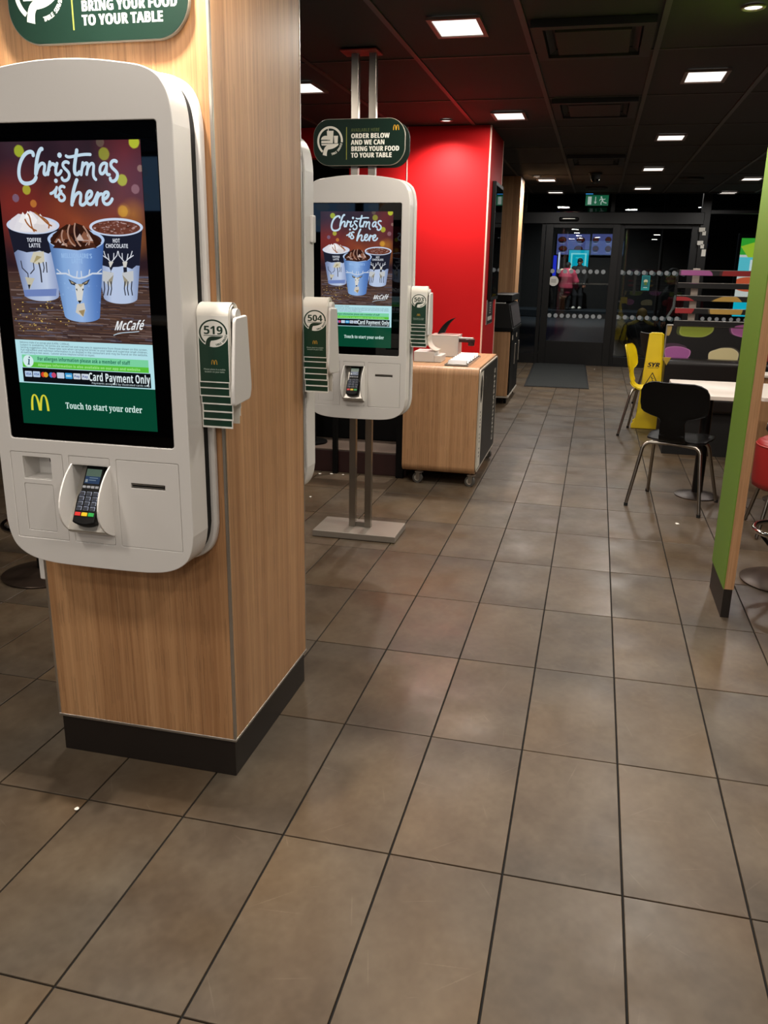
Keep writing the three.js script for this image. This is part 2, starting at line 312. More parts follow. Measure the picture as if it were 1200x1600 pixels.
const cardTex = (num) => canvasTex(256, 592, (g, w, h) => {
  g.fillStyle = '#e9e7e0'; g.fillRect(0, 0, w, h);
  g.fillStyle = '#0e3524'; g.fillRect(8, 172, w - 16, h - 182);
  g.fillStyle = '#e9e7e0'; g.beginPath(); g.arc(w / 2, 152, 124, 0, 7); g.fill();
  serviceMark(g, w / 2, 150, 110, '#12301f', false, 0.12);
  g.lineJoin = 'round'; g.strokeStyle = '#12301f'; g.lineWidth = 5; fitText(g, num, w / 2, 162, 160, 'bold 100px sans-serif', '#12301f', 'center'); fitText(g, num, w / 2 + 2, 162, 160, 'bold 100px sans-serif', '#12301f', 'center');
  ringText(g, 'TABLE SERVICE', w / 2, 150, 108, 1.36, 0.2, 'bold 24px sans-serif', '#12301f');
  arches(g, w / 2 - 25, 388, 50, 42, '#c9962e');
  fitText(g, 'Please place in a visible', w / 2, 480, 180, '20px sans-serif', '#cfd6cc', 'center'); fitText(g, 'location on your table', w / 2, 502, 166, '20px sans-serif', '#cfd6cc', 'center');
});
const cardBack = canvasTex(128, 296, (g, w, h) => { g.fillStyle = '#e9e7e0'; g.fillRect(0, 0, w, h); g.fillStyle = '#0e3524'; g.fillRect(4, 90, w - 8, h - 95); });
// the advertisement on the kiosk screens; Q maps points read on a frontal sketch of the poster to the canvas
const adTex = canvasTex(1152, 2032, (g, W, Hh) => {
  const h = [0.00435359, -0.000463977, 0.145065, 3.75105e-05, 0.00196834, -0.435821, 0.000186735, -0.000212969];
  const P = (x, y) => { const d = h[6] * x + h[7] * y + 1; return [(h[0] * x + h[1] * y + h[2]) / d * W, (h[3] * x + h[4] * y + h[5]) / d * Hh]; };
  const Q = (x, y) => P(x / 4.615, 200 + y / 4.615);
  g.fillStyle = '#2c1c22'; g.fillRect(0, 0, W, Hh);
  const glow = (x, y, r, c) => { const [a, b] = Q(x, y), q = g.createRadialGradient(a, b, 0, a, b, r); q.addColorStop(0, c + '98'); q.addColorStop(0.55, c + '55'); q.addColorStop(1, c + '00'); g.fillStyle = q; g.fillRect(a - r, b - r, 2 * r, 2 * r); };
  for (const a of [[240, 620, 420, '#a83a26'], [60, 560, 330, '#8c2b24'], [820, 580, 380, '#b04a2c'], [900, 180, 280, '#8e2c30'], [120, 200, 260, '#4a2a3a'], [560, 660, 330, '#c05a2c'], [980, 420, 260, '#5c2836'], [430, 100, 250, '#3c2430'], [640, 430, 260, '#2a1a24']]) glow(...a);
  for (const a of [[90, 60, 160, '#3a3038'], [330, 150, 150, '#241a24'], [960, 620, 120, '#c8862c'], [890, 600, 60, '#d8a83a'], [1000, 800, 160, '#a8642a']]) glow(...a);
  const disc = (x, y, r, c) => { const [a, b] = Q(x, y); g.fillStyle = c; if (r > 20 && c.length > 7) { const q = g.createRadialGradient(a, b, 0, a, b, r); q.addColorStop(0, c); q.addColorStop(0.78, c); q.addColorStop(1, c.slice(0, 7) + '00'); g.fillStyle = q; } g.beginPath(); for (let k = 0; k < 7; k++) g.lineTo(a + r * Math.cos(k * 0.898), b + r * Math.sin(k * 0.898)); g.fill(); };
  for (const a of [[135, 165, 46, '#b4c832cc'], [748, 185, 48, '#a8b830aa'], [965, 100, 46, '#c0d030dd'], [880, 375, 44, '#b8c838cc'], [190, 445, 38, '#b4bc38cc'], [112, 505, 32, '#7c86b088'], [975, 440, 36, '#b08a9488'], [240, 545, 30, '#e09a3c99'], [885, 600, 44, '#d8a03099'], [1010, 290, 26, '#d8d0b066'], [720, 100, 36, '#8a8a6a66']]) disc(...a);
  // table top
  const [, ty] = Q(560, 1040); const wood = g.createLinearGradient(0, ty - 40, 0, ty + 60); wood.addColorStop(0, '#5a3a2c00'); wood.addColorStop(1, '#4a3630ff'); g.fillStyle = wood; g.fillRect(0, ty - 40, W, Hh);
  for (let i = 0; i < 420; i++) { const y = ty + 10 + rnd() * 520, x = rnd() * W, l = 30 + rnd() * 260; g.strokeStyle = ['#1f1516', '#7a6058', '#9a8a86', '#35262a', '#5c6482', '#6e4a34'][Math.floor(rnd() * 6)]; g.globalAlpha = 0.5; g.lineWidth = 2 + rnd() * 9; g.beginPath(); g.moveTo(x, y); g.bezierCurveTo(x + l * 0.3, y + rnd() * 12, x + l * 0.6, y - rnd() * 10, x + l, y + l * 0.02); g.stroke(); }
  g.globalAlpha = 1;
  for (let i = 0; i < 60; i++) { const [a, b] = Q(100 + rnd() * 420, 1240 + rnd() * 220); g.fillStyle = '#c8a85a'; g.fillRect(a, b, 5 + rnd() * 8, 4 + rnd() * 6); }
  // cups
  function cup(rx, ry, ra, rb, bx, by, ba, bb, top, low, split, rim) {
    const T = Q(rx, ry), R = Q(rx + ra, ry)[0] - T[0], RB = Q(rx, ry + rb)[1] - T[1], B = Q(bx, by), BR = Q(bx + ba, by)[0] - B[0], BB = Q(bx, by + bb)[1] - B[1];
    g.save(); g.beginPath(); g.moveTo(T[0] - R * 0.97, T[1] + 10); g.lineTo(B[0] - BR, B[1]); g.ellipse(B[0], B[1], BR, BB, 0, Math.PI, 0, true); g.lineTo(T[0] + R * 0.97, T[1] + 10); g.closePath(); g.clip();
    const sh = g.createLinearGradient(T[0] - R, 0, T[0] + R, 0); low.forEach((c, i) => sh.addColorStop(i / (low.length - 1), c)); g.fillStyle = sh; g.fillRect(0, T[1], W, B[1] + BB - T[1]);
    if (split) { g.fillStyle = top; g.beginPath(); g.moveTo(T[0] - R, T[1]); const y0 = Q(rx, split)[1]; for (let i = 0; i <= 12; i++) g.lineTo(T[0] - R + 2 * R * i / 12, y0 + Math.sin(i * 1.7) * 12 - (i % 3) * 8); g.lineTo(T[0] + R, T[1]); g.fill(); }
    g.restore();
    g.fillStyle = rim; g.beginPath(); g.ellipse(T[0], T[1], R, RB, 0, 0, 7); g.fill();
    return [T, R, RB];
  }
  const lbl = (s, x, y, w, f, c) => { const [a, b] = Q(x, y), e = Q(x + w, y)[0] - a; fitText(g, s, a, b, e, f, c, 'center'); };
  const inside = (T, R, RB, c) => { g.fillStyle = c; g.beginPath(); g.ellipse(T[0], T[1] + 3, R * 0.9, RB * 0.78, 0, 0, 7); g.fill(); };
  let c1 = cup(235, 700, 192, 66, 300, 1205, 125, 44, '#1c1d2b', ['#55648c', '#a9b8d8', '#c2cee6', '#7485b4'], 900, '#c9d6ee'); inside(...c1, '#d9d6de');
  { g.fillStyle = '#dedae2'; g.beginPath(); [[60, 700], [80, 655], [130, 618], [175, 625], [215, 598], [270, 622], [330, 655], [395, 690], [400, 725], [300, 750], [180, 755], [80, 735]].forEach((p, i) => i ? g.lineTo(...Q(...p)) : g.moveTo(...Q(...p))); g.fill(); }
  for (const [x, y, r, c] of [[150, 700, 60, '#e3e0e6'], [210, 690, 70, '#ece8ea'], [290, 700, 66, '#dcd6d6'], [175, 650, 46, '#f2eeee'], [235, 650, 50, '#f4f0f0'], [300, 660, 44, '#e8e2e0'], [205, 625, 28, '#ffffff']]) { const [a, b] = Q(x, y), e = Q(x + r, y)[0] - a; g.fillStyle = c; g.beginPath(); g.moveTo(a - e, b + e * 0.5); g.lineTo(a - e * 0.2, b - e * 0.8); g.lineTo(a + e * 0.9, b + e * 0.5); g.quadraticCurveTo(a, b + e * 0.9, a - e, b + e * 0.5); g.fill(); }
  g.strokeStyle = '#9a5a2c'; g.lineWidth = 11; g.lineCap = 'round';
  for (const l of [[[200, 620], [225, 650], [215, 700], [245, 745]], [[250, 610], [300, 640], [330, 690], [370, 705]], [[180, 660], [195, 700], [230, 730], [260, 740]], [[290, 640], [340, 660], [360, 690], [350, 720]]]) { g.beginPath(); g.moveTo(...Q(...l[0])); g.bezierCurveTo(...Q(...l[1]), ...Q(...l[2]), ...Q(...l[3])); g.stroke(); }
  lbl('TOFFEE', 246, 822, 105, 'bold 40px sans-serif', '#dfe4ee'); lbl('LATTE', 250, 862, 86, 'bold 40px sans-serif', '#dfe4ee');
  let c2 = cup(835, 715, 195, 66, 868, 1225, 122, 44, '#1b1e2e', ['#6f82ac', '#bccae6', '#b8c8e4', '#61739e'], 1010, '#cbd9f0'); inside(...c2, '#6b3a2c');
  for (let i = 0; i < 90; i++) { const a = rnd() * 6.28, k = Math.sqrt(rnd()); g.fillStyle = ['#a07a70', '#c8b0b0', '#4a2418'][i % 3]; g.globalAlpha = 0.6; g.beginPath(); g.ellipse(c2[0][0] + Math.cos(a) * k * c2[1] * 0.84, c2[0][1] + 4 + Math.sin(a) * k * c2[2] * 0.7, 5 + rnd() * 8, 3 + rnd() * 3, 0, 0, 7); g.fill(); } g.globalAlpha = 1;
  lbl('HOT', 838, 828, 54, 'bold 40px sans-serif', '#e3e8f0'); lbl('CHOCOLATE', 842, 866, 165, 'bold 40px sans-serif', '#e3e8f0');
  const line = (pts, wd, c) => { g.strokeStyle = c; g.lineWidth = wd; g.lineCap = g.lineJoin = 'round'; g.beginPath(); pts.forEach((p, i) => i ? g.lineTo(...Q(...p)) : g.moveTo(...Q(...p))); g.stroke(); };
  const poly = (pts, c) => { g.fillStyle = c; g.beginPath(); pts.forEach((p, i) => i ? g.lineTo(...Q(...p)) : g.moveTo(...Q(...p))); g.closePath(); g.fill(); };
  for (const [x, s] of [[800, -1], [900, 1]]) {                         // two standing deer
    for (const q of [[[0, 970], [18, 950], [40, 930], [52, 890]], [[14, 955], [22, 910]], [[0, 970], [-22, 945], [-42, 920], [-48, 890]], [[-18, 950], [-20, 905]], [[34, 938], [60, 920]]]) line(q.map(([a, b]) => [x + s * a, b]), 7, '#d9dde4');
    poly([[x - 18, 965], [x + 18, 965], [x + 8 * s, 1015], [x - 6, 1020]], '#d2cfc6'); poly([[x - 12, 1005], [x + 14, 1005], [x + s * 16, 1060], [x - s * 8, 1060]], '#20222e'); poly([[x - s * 20, 1045], [x + s * 60, 1030], [x + s * 62, 1100], [x, 1150]], '#c3c6c8'); poly([[x - s * 18, 1060], [x + s * 20, 1100], [x + 4, 1140]], '#9a927e');
    for (const a of [0, 22, 50]) line([[x + s * a, 1110], [x + s * (a - 4), 1160], [x + s * (a + 4), 1205]], 8, '#2a2c36');
  }
  poly([[240, 895], [315, 890], [320, 965], [270, 985], [215, 965]], '#cfc9b4'); poly([[262, 920], [300, 930], [240, 975]], '#a89a70'); line([[280, 975], [292, 1030], [300, 1110]], 11, '#26252c'); line([[310, 970], [318, 1010], [312, 1040]], 8, '#26252c'); line([[332, 970], [338, 1040]], 8, '#26252c');
  line([[150, 960], [160, 1010], [200, 1050], [205, 1090]], 8, '#3a3a46'); line([[240, 975], [245, 1020], [220, 1050]], 8, '#3a3a46'); poly([[180, 1075], [250, 1085], [212, 1165]], '#c2bda8'); poly([[200, 1130], [220, 1130], [210, 1168]], '#2a2a30'); poly([[168, 1168], [408, 1160], [404, 1212], [178, 1216]], '#6f84bc');
  let c3 = cup(545, 805, 207, 78, 592, 1355, 128, 46, null, ['#4a6ca4', '#86abdc', '#98b8e6', '#5d84c4', '#3c5c98'], 0, '#b4ccee'); inside(...c3, '#3a2220');
  poly([[362, 830], [380, 770], [430, 728], [480, 695], [520, 702], [545, 685], [600, 706], [650, 745], [700, 790], [728, 835], [690, 862], [560, 882], [430, 868]], '#33190f');
  for (let i = 0; i < 30; i++) { const x = 395 + rnd() * 290, y = 852 - rnd() * 150 * (1 - Math.abs(x - 545) / 190), e = 24 + rnd() * 26; poly([[x - e, y + e * 0.4], [x - e * 0.1, y - e], [x + e * 0.8, y + e * 0.5]], ['#2a1512', '#4a281c', '#8a5a44', '#c9b4ac', '#3a1c14', '#6a3c28'][i % 6]); }
  for (const l of [[[500, 700], [470, 760], [500, 830], [540, 850]], [[540, 690], [520, 770], [560, 830], [580, 850]], [[600, 710], [640, 760], [650, 800], [640, 840]], [[450, 740], [430, 790], [460, 840], [480, 850]]]) { g.strokeStyle = '#b08a78'; g.lineWidth = 12; g.beginPath(); g.moveTo(...Q(...l[0])); g.bezierCurveTo(...Q(...l[1]), ...Q(...l[2]), ...Q(...l[3])); g.stroke(); }
  lbl("MILLIONAIRE'S", 552, 938, 225, 'bold 44px sans-serif', '#9cc0ec'); lbl('LATTE', 556, 976, 82, 'bold 44px sans-serif', '#9cc0ec');
  for (let i = 0; i < 26; i++) disc(420 + rnd() * 320, 1040 + rnd() * 290, 3 + rnd() * 6, '#a8c8f044');
  for (const s of [-1, 1]) { line([[570, 1085], [570 + s * 45, 1075], [570 + s * 95, 1050], [570 + s * 160, 1050]], 12, '#cfd8e6'); line([[570 + s * 70, 1062], [570 + s * 76, 1025]], 9, '#cfd8e6'); line([[570 + s * 18, 1080], [570 + s * 14, 1035]], 9, '#cfd8e6'); line([[570 + s * 125, 1050], [570 + s * 160, 1020]], 7, '#cfd8e6'); poly([[570 + s * 20, 1120], [570 + s * 78, 1090], [570 + s * 58, 1128], [570 + s * 24, 1138]], '#2a2c36'); poly([[570 + s * 30, 1122], [570 + s * 64, 1102], [570 + s * 52, 1122]], '#b8a888'); }
  poly([[540, 1125], [605, 1125], [600, 1180], [590, 1250], [556, 1250], [545, 1180]], '#d9d8d2'); poly([[560, 1125], [605, 1125], [580, 1150]], '#a89a78'); poly([[545, 1160], [556, 1160], [556, 1178]], '#1c1c22'); poly([[592, 1160], [604, 1160], [596, 1178]], '#1c1c22'); poly([[560, 1245], [588, 1245], [574, 1268]], '#15151a'); poly([[556, 1270], [606, 1262], [616, 1310], [600, 1365], [545, 1330]], '#cfcac0'); poly([[566, 1320], [612, 1310], [600, 1362]], '#a08a60');
  // hand lettering
  const pen = (q, wd = 44) => { g.strokeStyle = '#c4dcec'; g.lineWidth = wd * 0.64; g.lineCap = g.lineJoin = 'round'; g.beginPath(); g.moveTo(...Q(q[0], q[1])); for (let i = 2; i + 5 < q.length + 0; i += 6) g.bezierCurveTo(...Q(q[i], q[i + 1]), ...Q(q[i + 2], q[i + 3]), ...Q(q[i + 4], q[i + 5])); g.stroke(); };
  pen([238, 195, 240, 158, 188, 160, 160, 215, 125, 275, 120, 395, 185, 400, 222, 402, 250, 385, 258, 355], 42);
  pen([300, 150, 282, 145, 258, 215, 257, 330]); pen([262, 325, 272, 270, 300, 238, 318, 262, 328, 280, 305, 325, 322, 335, 335, 338, 342, 318, 352, 300], 36);
  pen([358, 245, 352, 275, 346, 310, 344, 333], 36); pen([348, 300, 355, 262, 378, 246, 394, 268], 36); pen([410, 255, 400, 290, 394, 332, 412, 335, 426, 336, 434, 322, 440, 308], 36); disc(428, 195, 19, '#c4dcec');
  pen([492, 250, 472, 232, 440, 252, 456, 278, 468, 300, 502, 312, 498, 345, 492, 388, 448, 386, 446, 360], 34);
  pen([552, 160, 545, 220, 526, 300, 542, 326, 552, 340, 566, 330, 572, 318], 42); pen([475, 200, 498, 225, 560, 182, 650, 190], 32);
  pen([596, 250, 592, 280, 588, 310, 584, 335], 34); pen([588, 300, 596, 258, 630, 236, 632, 266, 634, 290, 626, 310, 624, 333], 34); pen([630, 300, 642, 256, 670, 240, 674, 270, 676, 300, 660, 350, 690, 370], 34);
  pen([768, 258, 742, 238, 714, 275, 720, 312, 726, 346, 756, 330, 768, 270, 764, 300, 762, 342, 788, 335], 34);
  pen([838, 240, 818, 222, 788, 248, 802, 276, 814, 300, 852, 312, 846, 345, 838, 392, 794, 394, 794, 362], 36);
  pen([365, 472, 385, 470, 405, 440, 408, 428, 400, 460, 390, 500, 408, 495, 420, 492, 428, 478, 440, 455], 32); disc(402, 380, 16, '#c4dcec');
  pen([462, 425, 442, 408, 418, 432, 432, 456, 442, 478, 472, 486, 464, 510, 456, 532, 424, 528, 424, 505], 32);
  pen([552, 375, 528, 440, 518, 500, 518, 552], 42); pen([525, 530, 540, 468, 576, 450, 582, 480, 584, 512, 564, 552, 592, 555, 608, 555, 622, 535, 630, 510, 662, 500, 672, 455, 646, 455, 614, 460, 610, 552, 652, 550, 672, 545, 684, 515, 698, 480], 36);
  pen([704, 468, 700, 495, 696, 525, 694, 552], 36); pen([698, 515, 710, 475, 730, 468, 742, 482], 34); pen([742, 515, 782, 505, 792, 460, 766, 462, 734, 465, 730, 552, 772, 550, 788, 548, 802, 530, 808, 512], 36);
  // cafe mark
  const [ma, mb] = Q(820, 1460), me = Q(1030, 1460)[0] - ma; g.save(); g.translate(ma, mb); g.transform(1, -0.05, -0.22, 1, 0, 0); fitText(g, 'McCafé', 0, 0, me, 'italic bold 92px sans-serif', '#eef2f4'); g.restore(); pen([820, 1495, 870, 1470, 940, 1478, 1000, 1468], 9);
  // white notice
  const [, wy] = P(140, 536), [, gy] = P(140, 604); const yw = Hh * 0.683, yg = Hh * 0.8436;
  g.fillStyle = '#b9e6ee'; g.fillRect(0, yw, W, yg - yw);
  for (let i = 0; i < 5; i++) fitText(g, ['Reference intake of an average adult (8,400kJ / 2,000kcal).', 'Subject to availability. All drinks are served hot and may vary in appearance from those shown on this screen.', 'Serving suggestion only. Please take care when carrying hot drinks to your table and supervise small children.', 'Full ingredient and nutrition information is on display in the restaurant and may be found on the website.', 'All marks belong to their owners.  Customer services telephone number on request.'][i], W * 0.035, yw + 26 + i * 19, W * [0.37, 0.93, 0.93, 0.93, 0.55][i], '19px sans-serif', '#5a6d78');
  g.fillStyle = '#7ed6a4'; g.fillRect(W * 0.04, yw + 112, W * 0.925, 54); g.fillStyle = '#5cc23a'; g.fillRect(W * 0.04, yw + 166, W * 0.925, 40);
  fitText(g, 'For allergen information please ask a member of staff', W * 0.155, yw + 152, W * 0.68, 'bold 38px sans-serif', '#17604a'); fitText(g, 'Allergen information is also available on our app and website', W * 0.155, yw + 195, W * 0.75, 'bold 26px sans-serif', '#a8ec92');
  g.fillStyle = '#d8f2f4'; g.beginPath(); g.arc(W * 0.085, yw + 160, 45, 0, 7); g.fill(); fitText(g, 'i', W * 0.085, yw + 187, 24, 'italic bold 80px serif', '#17405a', 'center');
  g.fillStyle = '#0c0f14'; g.fillRect(W * 0.035, yw + 211, W * 0.94, yg - yw - 219);
  [['#bcd2ec', 'VISA'], ['#bcd2ec', 'VISA'], ['#20160e', ''], ['#141420', ''], ['#c4d4e8', ''], ['#3a9ad8', 'AMEX'], ['#d0dae4', 'Pay'], ['#d0dae4', 'Pay']].forEach(([c, s], i) => { const x = W * (0.05 + i * 0.0605); if (s || i === 4) { g.fillStyle = c; g.beginPath(); g.roundRect(x, yw + 236, W * 0.054, 44, 6); g.fill(); } if (s) fitText(g, s, x + W * 0.027, yw + 266, W * 0.04, 'bold 24px sans-serif', i === 5 ? '#dff' : '#23408a', 'center'); else if (i < 4) for (const [k, q] of [[-1, i === 2 ? '#d8402c' : '#3c7ad0'], [1, i === 2 ? '#e0a030' : '#c84a6c']]) { g.fillStyle = q; g.beginPath(); g.arc(x + W * 0.027 + k * 11, yw + 258, 20, 0, 7); g.fill(); } });
  fitText(g, 'Payments accepted by illustrated cards only', W * 0.545, yw + 309, W * 0.42, '20px sans-serif', '#cfe0e4'); fitText(g, 'Card Payment Only', W * 0.525, yw + 286, W * 0.445, 'bold 84px sans-serif', '#e6f4f6');
  g.fillStyle = '#06452f'; g.fillRect(0, yg, W, Hh - yg);
  arches(g, W * 0.07, Hh * 0.886, W * 0.14, Hh * 0.062, '#d9d33a');
  fitText(g, 'Touch to start your order', W * 0.335, Hh * 0.9335, W * 0.565, 'bold 66px serif', '#dff6f0');
});

// ---------------------------------------------------------------- ordering kiosk
const KOUT = (() => { const r = [[0, 0], [0.082, 0.0005], [0.15, 0.003], [0.2, 0.011], [0.235, 0.026], [0.258, 0.046], [0.272, 0.076], [0.279, 0.116], [0.2795, 0.6], [0.279, 1.105], [0.276, 1.14], [0.267, 1.176], [0.247, 1.206], [0.212, 1.2255], [0.145, 1.2375], [0.07, 1.2455], [0, 1.248]];
  const c = (a) => new THREE.CatmullRomCurve3(a.map(([x, y]) => new THREE.Vector3(x, y, 0)), false, 'centripetal').getPoints(a.length * 4).map((p) => [Math.max(p.x, 0), p.y]);
  const R = [...c(r.slice(0, 8)), ...c(r.slice(9))]; return [...R, ...R.slice(1, -1).reverse().map(([x, y]) => [-x, y])]; })();
const kShape = (s = 1, dy = 0) => shapeOf(KOUT.map(([x, y]) => [x * s, 0.624 + (y - 0.624) * (1 + (s - 1) * 0.45) + dy]));
const Z = 0.155;                                                       // front face of a kiosk
const termTex = canvasTex(256, 128, (g, w, h) => { g.fillStyle = '#7f9a86'; g.fillRect(0, 0, w, h * 0.5); g.fillStyle = '#3d5f8c'; g.fillRect(0, h * 0.5, w, h * 0.5); g.fillStyle = '#d8e2e6'; g.fillRect(10, 92, 40, 26); g.fillStyle = '#9db8d4'; g.fillRect(70, 74, 150, 8); g.fillRect(70, 94, 120, 8); });
function makeKiosk() {
  const k = thing('order_kiosk', 'x', 'kiosk');
  // back shell, dark groove, front shell with openings
  mesh('back_shell', extrude(kShape(1.022), 0.028, 0.007), M.white, k);
  mesh('groove', extrude(kShape(0.972), 0.05), M.black, k, [0, 0, 0.022]);
  const s = kShape(), holes = [[-0.2375, 0.3475, 0.2375, 1.1145, 0.008], [-0.2458, 0.0712, -0.0892, 0.3098, 0.0035], [-0.0698, 0.0712, 0.0498, 0.3088, 0.0035], [0.0692, 0.0712, 0.2468, 0.3078, 0.0035]];
  for (const [a, b, c, d, r] of holes) s.holes.push(roundRect(a, b, c, d, r, THREE.Path));
  mesh('front_shell', extrude(s, Z - 0.066, 0.0022), M.white, k, [0, 0, 0.066]);
  mesh('backing', extrude(kShape(0.96), 0.014), M.dark, k, [0, 0, 0.070]);
  // screen
  mesh('screen_glass', extrude(roundRect(-0.2362, 0.3488, 0.2362, 1.1132, 0.007), 0.05, 0.001), M.glassBlack, k, [0, 0, Z - 0.0515]);
  mesh('display', faceUV(moved(box(0.388, 0.684, 0.0012), 0, 0.731, Z - 0.0009), -0.194, 0.389, 0.194, 1.073), unlitFill(adTex, 0.92), k);
  // scanner panel with a boxed opening
  const pl = roundRect(-0.2452, 0.0718, -0.0898, 0.3092, 0.003); pl.holes.push(roundRect(-0.210, 0.2375, -0.125, 0.2985, 0.003, THREE.Path), roundRect(-0.2125, 0.0925, -0.1245, 0.2245, 0.004, THREE.Path));
  const sp = mesh('scanner_panel', extrude(pl, 0.016, 0.001), M.white, k, [0, 0, Z - 0.0165]);
  mesh('inset_plate', extrude(roundRect(-0.2116, 0.0934, -0.1254, 0.2236, 0.0035), 0.012, 0.001), M.white, sp, [0, 0, 0.0032]);
  mesh('scanner_recess', join([moved(box(0.089, 0.003, 0.06), -0.1675, 0.2365, -0.023), moved(box(0.089, 0.003, 0.06), -0.1675, 0.2998, -0.023), moved(box(0.003, 0.066, 0.06), -0.2112, 0.268, -0.023), moved(box(0.003, 0.066, 0.06), -0.1238, 0.268, -0.023), moved(box(0.089, 0.066, 0.003), -0.1675, 0.268, -0.0535)]), M.white, sp, [0, 0, 0.0]);
  mesh('scanner_eye', box(0.02, 0.016, 0.012, 0.002), M.black, sp, [-0.140, 0.288, -0.02]);
  // receipt panel with slot
  const pr = roundRect(0.0698, 0.0718, 0.2462, 0.3072, 0.003); pr.holes.push(roundRect(0.109, 0.2355, 0.206, 0.2485, 0.001, THREE.Path));
  const rp = mesh('receipt_panel', extrude(pr, 0.016, 0.001), M.white, k, [0, 0, Z - 0.0160]);
  mesh('receipt_slot', join([moved(box(0.096, 0.012, 0.01), 0.1575, 0.242, 0.004)]), M.black, rp); mesh('slot_lip', join([moved(box(0.092, 0.0022, 0.004), 0.1575, 0.2455, 0.0135), moved(box(0.092, 0.0016, 0.004), 0.1575, 0.2392, 0.0135)]), M.alu, rp);
  // card terminal shroud
  const pm = roundRect(-0.0692, 0.0718, 0.0492, 0.3082, 0.003); pm.holes.push(roundRect(-0.062, 0.105, 0.045, 0.289, 0.006, THREE.Path));
  const mp = mesh('terminal_panel', extrude(pm, 0.014, 0.001), M.white, k, [0, 0, Z - 0.0145]);
  const wing = new THREE.Shape(); wing.moveTo(-0.05, 0.289); wing.lineTo(0.0, 0.289); wing.bezierCurveTo(0.045, 0.262, 0.075, 0.21, 0.072, 0.17); wing.bezierCurveTo(0.068, 0.135, 0.035, 0.11, 0.006, 0.099); wing.lineTo(-0.05, 0.099); wing.closePath();
  const wg = extrude(wing, 0.0045, 0.0012).rotateY(-Math.PI / 2);       // local x = outwards becomes +z
  mesh('shroud_wing', wg, M.white, mp, [-0.0605, 0, 0.0135]); mesh('shroud_wing', wg, M.white, mp, [0.0515, 0, 0.0135]);
  const lip = new THREE.Shape(); lip.moveTo(-0.058, 0.275); lip.lineTo(-0.05, 0.275); lip.lineTo(0.044, 0.12); lip.bezierCurveTo(0.045, 0.115, 0.03, 0.106, 0.004, 0.1); lip.lineTo(-0.058, 0.1); lip.closePath();
  mesh('shroud_tray', extrude(lip, 0.108).rotateY(-Math.PI / 2), M.silver, mp, [0.0475, 0, 0.0135]);
  mesh('shroud_top', box(0.107, 0.004, 0.05), M.white, mp, [-0.0085, 0.2885, -0.012]);
  // terminal lies on the tray
  const t = new THREE.Group(); t.name = 'card_terminal'; t.position.set(-0.0065, 0.198, Z - 0.0035); t.rotation.x = -0.545; k.add(t);
  const body = new THREE.Shape(); body.moveTo(-0.027, 0.082); body.quadraticCurveTo(0, 0.09, 0.027, 0.082); body.lineTo(0.0275, 0.008); body.quadraticCurveTo(0.034, 0, 0.034, -0.01); body.lineTo(0.032, -0.074); body.quadraticCurveTo(0, -0.09, -0.032, -0.074); body.lineTo(-0.034, -0.01); body.quadraticCurveTo(-0.034, 0, -0.0275, 0.008); body.closePath();
  mesh('terminal_body', extrude(body, 0.024, 0.004), M.black, t, [0, 0, 0.0]);
  mesh('terminal_screen', faceUV(box(0.043, 0.04, 0.001), -0.0215, -0.02, 0.0215, 0.02), new THREE.MeshStandardMaterial({ color: 0x111111, roughness: 0.2, emissive: 0xffffff, emissiveMap: termTex, emissiveIntensity: 0.35 }), t, [0, 0.052, 0.0243]);
  const key = box(0.0125, 0.0085, 0.003, 0.001), gk = std(0x252a35, 0.4), rim = std(0x8d99b4, 0.5), fn = std(0x8c8f96, 0.5);
  for (let i = 0; i < 4; i++) mesh('function_key', box(0.01, 0.007, 0.003, 0.001), fn, t, [-0.0185 + i * 0.0123, 0.022, 0.0245]);
  for (let r = 0; r < 4; r++) for (let c = 0; c < 3; c++) { mesh('key_surround', box(0.0145, 0.0105, 0.002, 0.0008), rim, t, [-0.0195 + c * 0.0195, 0.004 - r * 0.0135, 0.0243]); mesh('number_key', key, gk, t, [-0.0195 + c * 0.0195, 0.004 - r * 0.0135, 0.0252]); }
  [0xb0201c, 0xc9a514, 0x1c8a3a].forEach((c, i) => mesh(['cancel_key', 'clear_key', 'enter_key'][i], box(0.0165, 0.01, 0.003, 0.001), std(c, 0.4, { emissive: c, emissiveIntensity: 0.25 }), t, [-0.0195 + i * 0.0195, -0.0525, 0.0248]));
  return k;
}
function addHolder(k, s) {                                             // s = 1: on the right flank seen from the front
  const h = new THREE.Group(); h.name = 'card_holder'; k.add(h); h.position.set(s * 0.2795, 0, 0);
  mesh('hanging_bar', moved(cyl(0.018, 0.1, 20), 0.05 * s, 0.676, 0.053, 0, 0, Math.PI / 2), M.white, h);
  mesh('wall_arm', moved(box(0.012, 0.05, 0.04, 0.003), 0.006 * s, 0.676, 0.053), M.white, h);
  const e = new THREE.Shape(); const p = [[0.082, 0.673], [0.006, 0.677], [-0.012, 0.49], [0.0, 0.462], [0.104, 0.455], [0.104, 0.50]];
  const cs = p.map(([a, b]) => new THREE.Vector2(a, b)); const q = (i, j) => cs[i].clone().lerp(cs[j], Math.min(0.45, 0.012 / cs[i].distanceTo(cs[j])));
  cs.forEach((c, i) => { const a = q(i, (i + 5) % 6), b = q(i, (i + 1) % 6); i ? e.lineTo(a.x, a.y) : e.moveTo(a.x, a.y); e.quadraticCurveTo(c.x, c.y, b.x, b.y); }); e.closePath();
  mesh('end_plate', extrude(e, 0.009, 0.003).rotateY(-Math.PI / 2), M.white, h, [s > 0 ? 0.1055 : -0.0965, 0, -0.0]);
}
const CARDFACE = {};
